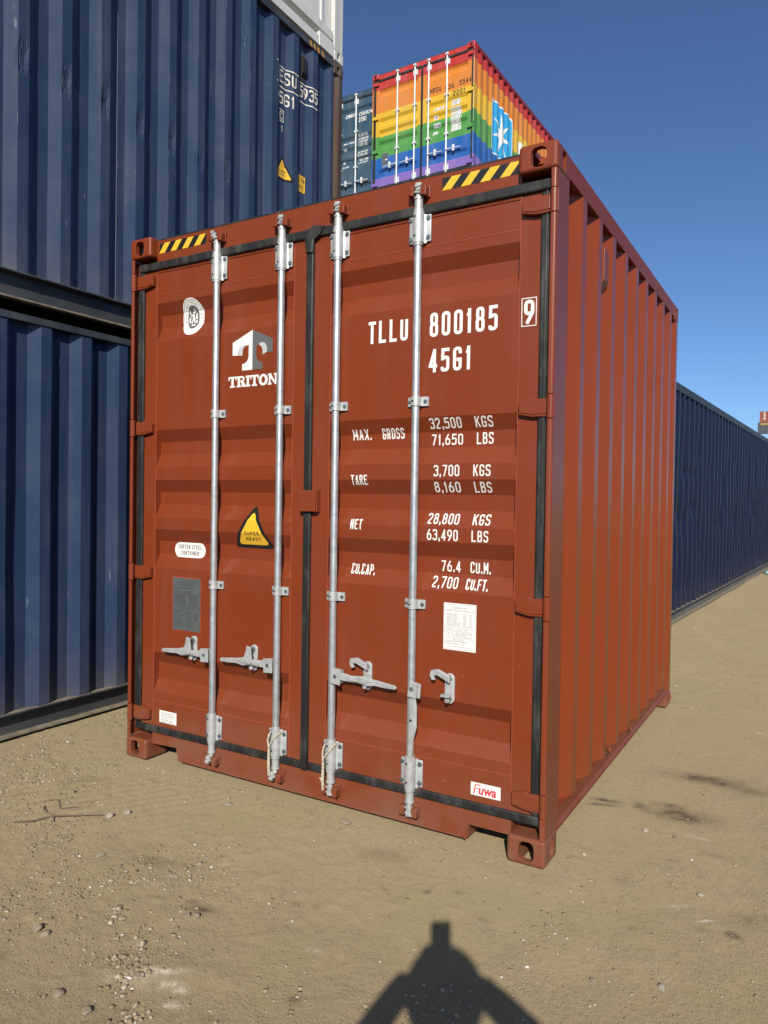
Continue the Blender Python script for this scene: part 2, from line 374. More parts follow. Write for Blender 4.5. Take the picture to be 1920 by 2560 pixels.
def fit_bfont(s, u0, u1, v0, v1, bold=0.0, shear=0.0):
    P = bfont(s, 1.0, bold, shear)
    if not P: return []
    xs = [p.x for q in P for p in q]; ys = [p.y for q in P for p in q]
    a, b, c, d = min(xs), max(xs), min(ys), max(ys)
    return [([Vector((u0+(p.x-a)/(b-a)*(u1-u0), v0+(p.y-c)/(d-c)*(v1-v0))) for p in q], 0) for q in P]
class Decal:
    """flat print laid on a corrugated surface.  plane 'front': (u,v)->(x, y=depth(z)-lift, z); 'side': (u,v)->(x=surf(y)+lift, y, z)"""
    def __init__(s, plane, prof, lift=.0012): s.p, s.prof, s.lift, s.items = plane, prof, lift, []
    def add(s, faces, mi=0, lay0=0):
        for q, l in faces: s.items.append((q, l+lay0, mi))
        return s
    def rect(s, u0, u1, v0, v1, mi=0, lay=0):
        s.items.append(([Vector((u0, v0)), Vector((u1, v0)), Vector((u1, v1)), Vector((u0, v1))], lay, mi)); return s
    def pg(s, pts, mi=0, lay=0): s.items.append(([Vector(p) for p in pts], lay, mi)); return s
    def build(s, name, mats, parent=None):
        bm = bmesh.new(); lay = bm.verts.layers.int.new('lay')
        for q, l, mi in s.items:
            vs = []
            for p in q:
                v = bm.verts.new((p.x, 0, p.y)); v[lay] = l; vs.append(v)
            try: f = bm.faces.new(vs)
            except ValueError: continue
            f.material_index = mi
        zs = [v.co.z for v in bm.verts]; xs = [v.co.x for v in bm.verts]
        for b in s.prof.breaks:
            if s.p == 'front' and min(zs) < b < max(zs):
                bmesh.ops.bisect_plane(bm, geom=bm.verts[:]+bm.edges[:]+bm.faces[:], plane_co=(0, 0, b), plane_no=(0, 0, 1))
            if s.p == 'side' and min(xs) < b < max(xs):
                bmesh.ops.bisect_plane(bm, geom=bm.verts[:]+bm.edges[:]+bm.faces[:], plane_co=(b, 0, 0), plane_no=(1, 0, 0))
        # bisect makes new verts with layer 0: take the layer of a neighbour in the same face
        for f in bm.faces:
            m = max(v[lay] for v in f.verts)
            for v in f.verts: v[lay] = m
        for v in bm.verts:
            lf = s.lift+v[lay]*.00028
            if s.p == 'front': v.co = Vector((v.co.x, s.prof(v.co.z)-lf, v.co.z))
            else: v.co = Vector((s.prof(v.co.x)+lf, v.co.x, v.co.z))
        for f in bm.faces:
            f.normal_update()
            if (s.p == 'front' and f.normal.y > 0) or (s.p == 'side' and f.normal.x < 0): f.normal_flip()
        me = bpy.data.meshes.new(name); bm.to_mesh(me); bm.free()
        return mesh_obj(name, me, mats, parent)
class Prof:
    def __init__(s, pts): s.pts = sorted(pts); s.breaks = [p[0] for p in s.pts]; s.a = np.array([p[0] for p in s.pts]); s.b = np.array([p[1] for p in s.pts])
    def __call__(s, t): return float(np.interp(t, s.a, s.b))

# ------------------------------------------------------------------ container pieces
CW, CD, CH = .162, .162, .112
def oblong(cx, cy, w, h, r, n=6):
    out = []
    for k, (sx, sy) in enumerate(((1, 1), (-1, 1), (-1, -1), (1, -1))):
        for j in range(n+1):
            a = math.pi/2*k+math.pi/2*j/n
            out.append((cx+sx*(w/2-r)+r*math.cos(a), cy+sy*(h/2-r)+r*math.sin(a)))
    return out
def casting_mesh():
    a = MB().box(0, CW, 0, CD, 0, CH, .015, seg=4); oa = a.build('c', m_red)
    cut = []
    b = MB().box(.026, CW-.012, .026, CD-.012, .024, CH-.012); cut.append(b.build('c', m_red))
    b = MB().prism(oblong(.078, .058, .064, .079, .024), 'y', -.02, .04); cut.append(b.build('c', m_red))
    b = MB().prism(oblong(.088, .058, .048, .079, .022), 'x', -.02, .04); cut.append(b.build('c', m_red))
    b = MB().prism(oblong(.080, .088, .062, .118, .03), 'z', -.02, .04); cut.append(b.build('c', m_red))
    for c in cut:
        md = oa.modifiers.new('b', 'BOOLEAN'); md.object = c; md.operation = 'DIFFERENCE'; md.solver = 'EXACT'
    dg = bpy.context.evaluated_depsgraph_get(); me = bpy.data.meshes.new_from_object(oa.evaluated_get(dg))
    for c in cut+[oa]: bpy.data.objects.remove(c)
    return me
CAST0 = casting_mesh(); CASTM = {}
def castings(r, W, L, H, mat, mend=None):
    m0 = mat
    for ix in (0, 1):
        for iy in (0, 1):
            for iz in (0, 1):
                mat = mend if (mend and iy) else m0
                key = (ix, iy, iz, round(W, 3), round(L, 3), round(H, 3), mat.name)
                if key not in CASTM:
                    bm = bmesh.new(); bm.from_mesh(CAST0)
                    for v in bm.verts:
                        if ix: v.co.x = W-v.co.x
                        if iy: v.co.y = L-v.co.y
                        if iz: v.co.z = H-v.co.z
                    if (ix+iy+iz) % 2: bmesh.ops.reverse_faces(bm, faces=bm.faces)
                    me = bpy.data.meshes.new('corner_casting'); bm.to_mesh(me); bm.free()
                    me.materials.clear(); me.materials.append(mat); CASTM[key] = me
                o = bpy.data.objects.new('corner_casting', CASTM[key]); COL.objects.link(o); o.parent = r
def corr_profile(y0, y1, start, period, flat, slant, depth, base):
    """outward offset profile along y: outer flats start at start+k*period"""
    pts = [(y0, base)]; k0 = int(math.ceil((y0-start)/period))-1
    k = k0
    while start+k*period < y1:
        a = start+k*period
        for t, d in ((a, 0), (a+flat, 0), (a+flat+slant, -depth), (a+period-slant, -depth)):
            if y0+.004 < t < y1-.004: pts.append((t, base+d))
        k += 1
    last = pts[-1][1]; pts[0] = (y0, pts[1][1]) if len(pts) > 1 else pts[0]
    pts.append((y1, last)); return Prof(pts)
def corr_wall(name, prof, z0, z1, mat, parent, nz=1, disp=None, sign=1, along='y', fixed=0, thick=.002):
    ts = list(prof.a); zs = np.linspace(z0, z1, nz+1)
    if disp is not None:
        extra = []
        for a, b in zip(ts[:-1], ts[1:]):
            if b-a > .03: extra += [a+(b-a)*j/3 for j in (1, 2)]
        ts = sorted(ts+extra)
    bm = bmesh.new(); g = []
    for z in zs:
        row = []
        for t in ts:
            d = prof(t)
            if disp is not None: d += disp(t, z)
            if along == 'y': co = (d if sign > 0 else -d, t, z)
            else: co = (t, d, z)
            row.append(bm.verts.new(co))
        g.append(row)
    for j in range(len(zs)-1):
        for i in range(len(ts)-1):
            q = (g[j][i], g[j][i+1], g[j+1][i+1], g[j+1][i])
            bm.faces.new(q if sign > 0 else q[::-1])
    me = bpy.data.meshes.new(name); bm.to_mesh(me); bm.free()
    return mesh_obj(name, me, mat, parent)

# ---------------------------------------------------------------- door end (built for any container; z scaled by k)
PY = .052
def door_prof(k, W):
    pts = [(0, PY)]
    D = .036
    for a, b, c, d in ((.380, .450, .538, .600), (1.072, 1.146, 1.218, 1.285), (1.350, 1.424, 1.492, 1.558), (1.628, 1.700, 1.768, 1.833), (2.322, 2.402, 2.470, 2.532)):
        pts += [(a*k, PY), (b*k, PY+D), (c*k, PY+D), (d*k, PY)]
    pts.append((3, PY)); return Prof(pts)
BARS = (.6275, 1.0535, 1.3855, 1.8100)
HZ = (2.657, 1.846, 1.042, .250)
def sx(W, left, x): return x if left else W-x
def bracket_big(zc, up, x, k, detail):
    b = MB(); z0, z1 = zc-.066, zc+.066; y = .028
    b.box(x-.052, x+.055, .040, .049, z0+.006, z1-.006, .003 if detail else 0)
    if detail:
        arc = [(x+.0245*math.cos(t), y-.0245*math.sin(t)) for t in np.linspace(0, math.pi, 11)]
        b.prism([(x+.034, .0405), (x+.0245, .036)]+arc+[(x-.0245, .036), (x-.034, .0405)], 'z', z0, z1)
        s = 1 if up else -1; e = z1 if up else z0; o = z0 if up else z1
        b.cyl((x, y, o-s*.010), (x, y, o), .0215, 16)
        b.cyl((x, y, e), (x, y, e+s*.014), .0225, 18); b.cyl((x, y, e+s*.014), (x, y, e+s*.058), .0185, 16)
        b.cyl((x, y, e+s*.058), (x, y, e+s*.066), .0215, 16)
        for zz in (zc-.042, zc+.042):
            b.cyl((x+.042, .041, zz), (x+.042, .033, zz), .0088, 6, 1); b.cyl((x+.042, .041, zz), (x+.042, .0395, zz), .0115, 12, 1)
            b.cyl((x-.044, .041, zz), (x-.044, .033, zz), .0088, 6, 1)
            b.cyl((x-.006, y-.0235, zz+.004), (x-.006, y-.0252, zz+.004), .0048, 10, 2)
    else: b.cyl((x, y, z0), (x, y, z1), .024, 10)
    return b
def bracket_small(zc, x, detail):
    b = MB(); y = .028
    if detail:
        arc = [(x+.0225*math.cos(t), y-.0225*math.sin(t)) for t in np.linspace(0, math.pi, 11)]
        b.prism([(x+.055, .049), (x+.055, .042), (x+.0225, .038)]+arc+[(x-.0225, .038), (x-.046, .042), (x-.046, .049)], 'z', zc-.020, zc+.020)
        b.cyl((x+.042, .042, zc), (x+.042, .035, zc), .0088, 6, 1); b.cyl((x-.004, y-.022, zc), (x-.004, y-.0236, zc), .0045, 10, 2)
        b.cyl((x-.036, .042, zc), (x-.036, .036, zc), .007, 6, 1)
    else: b.box(x-.04, x+.05, .005, .049, zc-.02, zc+.02)
    return b
def cam_head(x, zc, s, ph):
    """bar end cam, s=+1 top, -1 bottom, ph turns it"""
    b = MB(); y = .026
    b.tube([(x, y, zc-s*.018), (x, y, zc-s*.010), (x, y-.001, zc+s*.002)], [.0185, .013, .013], 12)
    b.prism([(x-.018*ph, zc+s*.000), (x+.014*ph, zc-s*.004), (x+.022*ph, zc+s*.016), (x+.010*ph, zc+s*.030), (x-.010*ph, zc+s*.026), (x-.004*ph, zc+s*.012)], 'y', .006, .024, bev=.002)
    b.prism([(x-.010, zc+s*.020), (x+.020*ph, zc+s*.022), (x+.026*ph, zc+s*.036), (x-.002, zc+s*.040)], 'y', .000, .018, bev=.002)
    b.cyl((x+.012*ph, .000, zc+s*.012), (x+.012*ph, .034, zc+s*.012), .006, 10)
    return b
def keeper(x, zc, s):
    b = MB(); b.box(x-.046, x+.048, .038, .0478, zc-.024, zc+.030, .003)
    for a0, a1, dz in ((-.043, -.018, 0), (.016, .044, -.004)):
        b.prism([(x+a0, zc-.016+dz), (x+a1, zc-.020+dz), (x+a1+.004, zc+.014+dz), (x+a1-.006, zc+.026+dz), (x+a0+.002, zc+.020+dz)], 'y', .004, .0375, bev=.004)
    return b
def lever(xb, d, hang=False):
    """door handle: clevis on bar, lever out to direction d"""
    b = MB(); zc = .640
    if not hang:
        X = lambda t: xb+d*t
        b.prism(sorted_ccw([(X(.008), zc-.036), (X(.062), zc-.040), (X(.066), zc+.030), (X(.012), zc+.036)]), 'y', .000, .006, bev=.002)
        b.prism(sorted_ccw([(X(.008), zc-.030), (X(.056), zc-.034), (X(.060), zc+.026), (X(.012), zc+.030)]), 'y', .020, .040)
        b.cyl((X(.036), -.005, zc), (X(.036), .024, zc), .009, 10, 1)
        top = [(.030, .018), (.080, .020), (.120, .014), (.165, .020), (.195, .024), (.235, .016), (.350, .006)]
        bot = [(.360, -.004), (.352, -.012), (.300, -.014), (.245, -.012), (.205, -.020), (.160, -.012), (.080, -.016), (.030, -.014)]
        b.prism([(X(u), zc+v-u*.022) for u, v in top+bot], 'y', .007, .018, bev=.003)
        b.prism([(X(u), zc+v-u*.022) for u, v in ((.09, .010), (.19, .016), (.24, .006), (.19, -.010), (.09, -.006))], 'y', .003, .0075, bev=.002)
    else:
        X = lambda t: xb+t
        b.prism([(X(-.004), .604), (X(.040), .600), (X(.046), .664), (X(.010), .676)], 'y', -.004, .004, bev=.002)
        b.prism([(X(.010), .600), (X(.050), .598), (X(.054), .660), (X(.020), .668)], 'y', .012, .022, bev=.002)
        b.cyl((X(.018), -.009, .64), (X(.018), .024, .64), .009, 10, 1)
        b.prism([(X(.014), .608), (X(.030), .606), (X(.040), .560), (X(.040), .470), (X(.024), .410), (X(.018), .318), (X(.010), .310), (X(.002), .318), (X(.000), .410), (X(.002), .480), (X(.010), .550)], 'y', .004, .014, bev=.003)
        b.prism([(X(.024), .58), (X(.034), .55), (X(.032), .47), (X(.016), .42), (X(.008), .49), (X(.014), .55)], 'y', .000, .0045, bev=.002)
        b.cyl((X(.014), -.0015, .50), (X(.014), .001, .50), .006, 10, 2)
    return b
def sorted_ccw(p):
    c = Vector((sum(q[0] for q in p)/len(p), sum(q[1] for q in p)/len(p)))
    return sorted(p, key=lambda q: math.atan2(q[1]-c.y, q[0]-c.x))
def catch(xc, d, closed):
    """handle catch: rounded back plate with two bolts, and a hook swung over the lever"""
    b = MB(); z0, z1 = .590, .722
    b.prism(oblong(xc, (z0+z1)/2, .046, z1-z0, .0225), 'y', .040, .050, bev=.003)
    for zz in (.612, .700):
        b.cyl((xc, .041, zz), (xc, .028, zz), .012, 10, 1)
    b.box(xc-.012, xc+.012, .036, .041, .636, .672, .001)
    h = [(xc+.012, .716), (xc-d*.010+.0, .724), (xc-d*.045, .738), (xc-d*.078, .730), (xc-d*.084, .708), (xc-d*.074, .688), (xc-d*.060, .690), (xc-d*.066, .706), (xc-d*.050, .712), (xc-d*.020, .700), (xc+.010, .686)]
    if closed: h = [(xc+.014, .716), (xc-.012, .722), (xc-.018, .690), (xc-.030, .664), (xc-.026, .640), (xc+.004, .628), (xc+.022, .640), (xc+.018, .676)]
    b.prism(h, 'y', -.004 if closed else .012, .006 if closed else .030, bev=.003)
    b.box(xc-.030, xc+.012, .008, .036, .622, .632, .002)
    b.ball((xc-.004, .026, .606), .013, 0, 1)
    return b
def hinge(W, left, zc, detail):
    b = MB(); f = lambda x: sx(W, left, x)
    o = [(.030, -.038), (.095, -.038), (.153, -.026), (.155, .024), (.098, .040), (.082, .033), (.030, .036)]
    o2 = [(.036, -.026), (.092, -.029), (.146, -.020), (.147, .017), (.100, .031), (.084, .024), (.036, .026)]
    if detail:
        b.prism([(f(x), zc+z) for x, z in o], 'y', .026, .046, bev=.003)
        b.prism([(f(x), zc+z) for x, z in o2], 'y', .0225, .0265, bev=.002)
        b.cyl((f(.0165), .0155, zc-.046), (f(.0165), .0155, zc+.046), .0150, 14)
        b.tube([(f(.017), .017, zc-.047), (f(.017), .017, zc+.047)], .007, 8)
        b.box(min(f(.002), f(.0045)), max(f(.002), f(.0045)), .022, .050, zc-.042, zc+.046, .001)
    else: b.box(min(f(.01), f(.15)), max(f(.01), f(.15)), .01, .046, zc-.035, zc+.035)
    return b
def doors(r, W, H, mp, detail=True, bars=None, hwmat=None, open_handle=True, barmat=None, leftside=True):
    k = H/2.893; prof = door_prof(k, W); bars = bars or BARS; Z = lambda z: z*k
    bm_ = barmat or m_steel; hw = [hwmat or m_galv, m_bolt, m_black]; out = []
    mid = 1.2195*W/2.438
    for side in (0, 1):
        left = side == 0; f = lambda x: sx(W, left, x)
        x0, x1 = (.012, mid+.002) if left else (mid+.006, W-.012)
        s0, s1 = (.166, 1.116) if left else (1.336, 2.272)
        if W < 2.43 or W > 2.45: pass
        d = MB(); zt, zb = Z(2.750), Z(.158)
        bv = .002 if detail else 0
        d.box(x0, s0, .050, .100, zb, zt, bv); d.box(s1, x1, .050, .100, zb, zt, bv)
        d.box(s0+.0005, s1-.0005, .0525, .100, Z(2.578), zt-.001, bv)
        d.box(s0+.0005, s1-.0005, .0525, .100, zb+.001, Z(.330), bv)
        zs = [Z(.330)]+[b for b in prof.breaks if Z(.331) < b < Z(2.577)]+[Z(2.578)]
        for a, b_ in zip(zs[:-1], zs[1:]):
            d.poly([(s0-.001, prof(a), a), (s1+.001, prof(a), a), (s1+.001, prof(b_), b_), (s0-.001, prof(b_), b_)])
        if detail:
            for xx in (s0, s1): d.tube([(xx, .0505, zb), (xx, .0505, zt)], .0024, 6, 1, caps=False)
            for zz in (Z(.330), Z(2.578)): d.tube([(s0, .0525, zz), (s1, .0525, zz)], .0026, 6, 1, caps=False)
        dr = d.build('door', [mp, m_weld if detail else mp], r)
        out.append(dr)
        # gasket
        g = MB(); gy0, gy1 = .033, .0495
        vx0, vx1 = (.027, .077) if left else (W-.077, W-.027)
        xa, xb = (.032, mid-.0215) if left else (mid+.0225, W-.032)
        g.box(xa, xb, gy0, gy1, Z(2.715), Z(2.759), .007 if detail else 0); g.box(xa, xb, gy0+.001, gy1, Z(.153), Z(.192), .007 if detail else 0)
        g.box(vx0, vx1, gy0+.002, gy1, Z(.195), Z(2.711), .008 if detail else 0)
        if detail: g.box((vx0+vx1)/2-.004, (vx0+vx1)/2+.004, gy0-.002, gy0+.006, Z(.195), Z(2.711), .002)
        if not left:
            g.box(mid-.021, mid+.022, gy0-.002, gy1, Z(.150), Z(2.748), .007 if detail else 0)
            if detail:
                g.box(mid+.004, mid+.0205, gy0-.005, gy0+.002, Z(.16), Z(.56), .002)
                g.prism([(mid-.030, Z(2.745)), (mid-.024, Z(2.700)), (mid-.019, Z(2.64)), (mid+.022, Z(2.64)), (mid+.028, Z(2.700)), (mid+.062, Z(2.718)), (mid+.088, Z(2.757)), (mid+.030, Z(2.770))], 'y', .022, .036, bev=.006)
        g.build('gasket', m_rub, dr)
        for zc in HZ: hinge(W, left, Z(zc), detail).build('hinge', mp, dr)
        # bars
        for bi in ((0, 1) if left else (2, 3)):
            x = bars[bi]; y = .028
            b = MB(); n = 20 if detail else 8
            b.cyl((x, y, Z(.128)), (x, y, Z(2.785)), .0172, n); b.build('locking_bar', bm_, dr, smooth=40)
            bracket_big(Z(2.657), True, x, k, detail).build('bearing_bracket', hw, dr, smooth=35)
            bracket_big(Z(.258), False, x, k, detail).build('bearing_bracket', hw, dr, smooth=35)
            for zc in (1.900, 1.008): bracket_small(Z(zc), x, detail).build('guide_bracket', hw, dr, smooth=35)
            if detail:
                cam_head(x, 2.806, 1, 1 if bi != 0 else -1).build('bar_cam', hw[0], dr, smooth=35)
                cam_head(x, .112, -1, -1 if bi < 2 else 1).build('bar_cam', hw[0], dr, smooth=35)
            else:
                MB().box(x-.03, x+.035, -.002, .04, Z(2.785), Z(2.84), .008).build('bar_cam', hw[0], dr)
                MB().box(x-.03, x+.035, -.002, .04, Z(.07), Z(.12), .008).build('bar_cam', hw[0], dr)
            if detail:
                lever(x, -1 if left else 1, hang=(bi == 3 and open_handle)).build('handle', hw, dr)
                catch(x+(-.150, -.158, .188, .180)[bi], -1 if left else 1, left).build('handle_catch', hw, dr)
            else:
                dd = (-1 if left else 1); b = MB(); zz = Z(.64)
                b.tube([(x, .008, zz), (x+dd*.1, .004, zz), (x+dd*.34, .006, zz-.01)], [.022, .013, .012], 6)
                b.build('handle', hw[0], dr)
                b = MB(); b.box(x+dd*.17-.024, x+dd*.17+.024, .0, .05, zz-.06, zz+.07, .008); b.build('handle_catch', hw[0], dr)
    # locking plate bridging the doors
    if detail:
        b = MB(); b.box(1.186, 1.284, .012, .024, 1.404, 1.506, .004); b.box(1.284, 1.290, .020, .050, 1.402, 1.508, .002)
        b.box(1.186, 1.192, .020, .034, 1.406, 1.504); b.build('locking_plate', mp, out[1])
    return out, prof
def end_frame(r, W, H, mp, detail=True):
    k = H/2.893; Z = lambda z: z*k
    b = MB(); b.box(CW, W-CW, .048, .115, Z(2.700), Z(2.878), .003); b.box(CW, W-CW, .060, .115, Z(2.8785), H-.004)
    b.build('door_header', mp, r)
    MB().box(CW, W-CW, .049, .0595, Z(2.8785), Z(2.8785)+.0075).build('header_shade_strip', m_rub, r)  # roof-edge shade, put in as a thin strip in the gasket's black
    pts = [(CW, .160), (W-CW, .160), (W-CW, .090), (W-.350, .090), (W-.366, .022), (.372, .022), (.356, .098), (CW+.008, .088), (CW, .088)]
    b = MB(); b.prism(pts, 'y', .048, .058)
    for q in ([(.372, .022), (.356, .098)], [(.356, .098), (CW, .090)], [(W-.366, .022), (W-.350, .092)], [(W-.350, .092), (W-CW, .092)]):
        (a0, c0), (a1, c1) = q; b.tube([(a0, .046, c0), (a1, .046, c1)], .005, 6, caps=True)
    b.box(CW, W-CW, .059, .115, .100, .158)
    for xx in (.362, W-.362): b.box(xx-.004, xx+.004, .059, .60, .024, .099)
    b.build('door_sill', mp, r)
    if detail:
        for x in BARS:
            keeper(x, 2.812, 1).build('cam_keeper', mp, r); keeper(x, .092, -1).build('cam_keeper', mp, r)
def posts(r, W, L, H, mp, door_end=True, m_end=None):
    k = H/2.893
    for left in (True, False):
        f = lambda x: sx(W, left, x)
        b = MB()
        if door_end:
            q = [(.003, .0305), (.050, .0305+.06), (.050, .156), (.003, .156)]
            q = [(.003, .0145), (.0075, .0145), (.0075, .100), (.070, .100), (.070, .156), (.003, .156)]
            b.prism([(f(x), y) for x, y in q], 'z', CH, H-CH)
            cuts = [CH]+[c for zc in sorted(HZ) for c in (zc*k-.050, zc*k+.050)]+[H-CH]
            lip = [(.027, .0140), (.027, .006), (.024, .003), (.015, .003), (.009, .0042), (.0055, .0068), (.0035, .0105), (.003, .0140)]
            for i in range(0, len(cuts), 2):
                b.prism([(f(x), y) for x, y in lip], 'z', cuts[i], cuts[i+1])
        else:
            q = [(.003, .156), (.003, .010), (.010, .003), (.09, .003), (.09, .03), (.03, .156)]
            b.prism([(f(x), y) for x, y in q], 'z', CH, H-CH)
        b.build('corner_post', mp, r, smooth=28)
        b = MB(); q = [(.045, L-.165), (.045, L-.150), (.003, L-.078), (.003, L-.018), (.006, L-.008), (.014, L-.003), (.10, L-.003), (.10, L-.165)]
        b.prism([(f(x), y) for x, y in q], 'z', CH, H-CH); b.build('corner_post', m_end or mp, r, smooth=28)

def body(r, W, L, H, mside, mrail, mend, pw, bottom='slope', disp=None, nz=1, mfar=None, zb=.172, zt=2.800, skip_left_detail=True, rail_gap=0, mbot=None):
    """side walls, rails, roof, floor, rear end wall"""
    profR = corr_profile(CD-.004, L-CD+.004, *pw)
    corr_wall('side_wall', Prof([(a, W+b) for a, b in profR.pts]), zb, zt, mside, r, nz=nz, disp=disp)
    corr_wall('side_wall', profR, zb, zt, mfar or mside, r, sign=-1)
    pe = corr_profile(.09, W-.09, .2, .26, .09, .045, .04, 0)
    corr_wall('end_wall', Prof([(a, L-.012+b) for a, b in pe.pts]), zb, zt, mend, r, along='x')
    for left in (True, False):
        f = lambda x: sx(W, left, x)
        b = MB(); b.box(min(f(.004), f(.064)), max(f(.004), f(.064)), CD, L-CD, zt, H-.006, .002); b.build('top_rail', mrail, r)
        b = MB()
        if bottom == 'slope':
            q = [(.003, .098), (.003, .112), (.014, .126), (.016, .1725), (.056, .1725), (.056, .098)]
            b.prism([(f(x), z) for x, z in q], 'y', CD, L-CD)
        else:
            b.box(min(f(.055), f(.062)), max(f(.055), f(.062)), CD, L-CD, .012, zb-.002)
            b.box(min(f(.0), f(.0545)), max(f(.0), f(.0545)), CD, L-CD, zb-.010, zb-.001)
            g_ = MB(); g_.box(min(f(.0), f(.0545)), max(f(.0), f(.0545)), CD, L-CD, .006, .016)
            g_.box(min(f(.004), f(.050)), max(f(.004), f(.050)), CD, L-CD, zb-.0008, zb+.0012); g_.build('rail_flange', m_duststeel, r)
        b.build('bottom_rail', mbot or mrail, r)
    MB().box(.0645, W-.0645, .116, L-.06, H-.035, H-.012).build('roof_panel', mend, r)
    MB().box(.0625, W-.0625, .116, L-.06, .100, .150).build('floor', m_wood, r)
    MB().box(CW, W-CW, L-.09, L-.004, zt, H-.006).build('rear_header', mrail, r)
    MB().box(CW, W-CW, L-.09, L-.004, .02, zb).build('rear_sill', mrail, r)
    return profR

# ================================================================= GROUND
def vnoise(X, Y, scale, seed):
    g = np.random.default_rng(seed).random((256, 256)).astype(np.float32)
    x = X*scale+37.1; y = Y*scale+91.7
    xi = np.floor(x).astype(int); yi = np.floor(y).astype(int); fx = x-xi; fy = y-yi
    fx = fx*fx*(3-2*fx); fy = fy*fy*(3-2*fy)
    a = g[xi % 256, yi % 256]; b = g[(xi+1) % 256, yi % 256]; c = g[xi % 256, (yi+1) % 256]; d = g[(xi+1) % 256, (yi+1) % 256]
    return (a*(1-fx)+b*fx)*(1-fy)+(c*(1-fx)+d*fx)*fy
def gauss(X, Y, cx, cy, rx, ry, rot=0):
    c, s = math.cos(rot), math.sin(rot); u = (X-cx)*c+(Y-cy)*s; v = -(X-cx)*s+(Y-cy)*c
    return np.exp(-((u/rx)**2+(v/ry)**2))
def ground_h(X, Y):
    h = (vnoise(X, Y, .9, 1)-.5)*.016+(vnoise(X, Y, 3.1, 2)-.5)*.006
    rough = np.clip(vnoise(X, Y, .7, 3)*1.6-.25, .30, 1)
    rough = np.maximum(rough, .9*gauss(X, Y, 1.5, -1.2, .5, .3)); rough = np.maximum(rough, .8*gauss(X, Y, .3, -.6, .6, .5))
    h += rough*((vnoise(X, Y, 9, 4)-.5)*.004+(vnoise(X, Y, 21, 5)-.5)*.0045+(vnoise(X, Y, 47, 6)-.5)*.0045)
    # loosened clods
    c = np.clip(vnoise(X, Y, 19, 7)*vnoise(X, Y, 33, 8)-.52, 0, 1)*rough; h += c*.030
    # tyre scuffs on the left, running away beside the blue stack
    u = (X-.1)*.80+(Y+.6)*-.60
    h += .004*np.sin(u*95)*gauss(X, Y, .25, -.55, .9, .22, .64)
    h += .010*gauss(X, Y, 1.62, -1.22, .20, .05, .5)-.006*gauss(X, Y, 1.70, -1.30, .2, .08, .5)
    keep = np.ones_like(X)
    inside = (X > -.02) & (X < 2.46) & (Y > -.01) & (Y < 2.92)
    d = np.maximum(np.maximum(-X, X-2.44), np.maximum(-Y, Y-2.9)); keep = np.clip(d/.10, 0, 1)
    h = h*keep-.010*(keep)-.001
    lip = gauss(d, np.zeros_like(d), .10, 0, .06, 1)*(vnoise(X, Y, 6, 9)-.25)*.012*(Y < .2); h += lip
    far = np.clip(1-(np.hypot(X-2, Y-2)-12)/20, 0, 1)
    return h*far+(-.008)*(1-far)
def axis_coords(a, b, step, lo, hi):
    mid = list(np.arange(a, b+1e-6, step)); up = []; s = step; t = b
    while t < hi: s *= 1.12; t += s; up.append(min(t, hi))
    dn = []; s = step; t = a
    while t > lo: s *= 1.12; t -= s; dn.append(max(t, lo))
    return np.array(dn[::-1]+mid+up)
xs = axis_coords(-1.4, 4.6, .0135, -900, 900); ys = axis_coords(-1.7, 4.4, .0135, -900, 900)
GX, GY = np.meshgrid(xs, ys, indexing='ij'); GZ = ground_h(GX, GY)
def grid_mesh(name, X, Y, Z):
    nx, ny = X.shape; me = bpy.data.meshes.new(name)
    me.vertices.add(nx*ny); me.vertices.foreach_set('co', np.stack([X, Y, Z], -1).astype(np.float32).ravel())
    i, j = np.meshgrid(np.arange(nx-1), np.arange(ny-1), indexing='ij'); a = (i*ny+j).ravel()
    q = np.stack([a, a+ny, a+ny+1, a+1], -1).astype(np.int32); n = len(q)
    me.loops.add(n*4); me.loops.foreach_set('vertex_index', q.ravel()); me.polygons.add(n)
    me.polygons.foreach_set('loop_start', np.arange(0, n*4, 4, dtype=np.int32)); me.polygons.foreach_set('loop_total', np.full(n, 4, dtype=np.int32))
    me.polygons.foreach_set('use_smooth', np.ones(n, dtype=bool)); me.update(); return me
gm = grid_mesh('ground', GX, GY, GZ)
st = np.zeros(GX.shape+(4,), np.float32); st[..., 3] = 1
warp = .6+.9*vnoise(GX, GY, 14, 20)*vnoise(GX, GY, 37, 21)*2
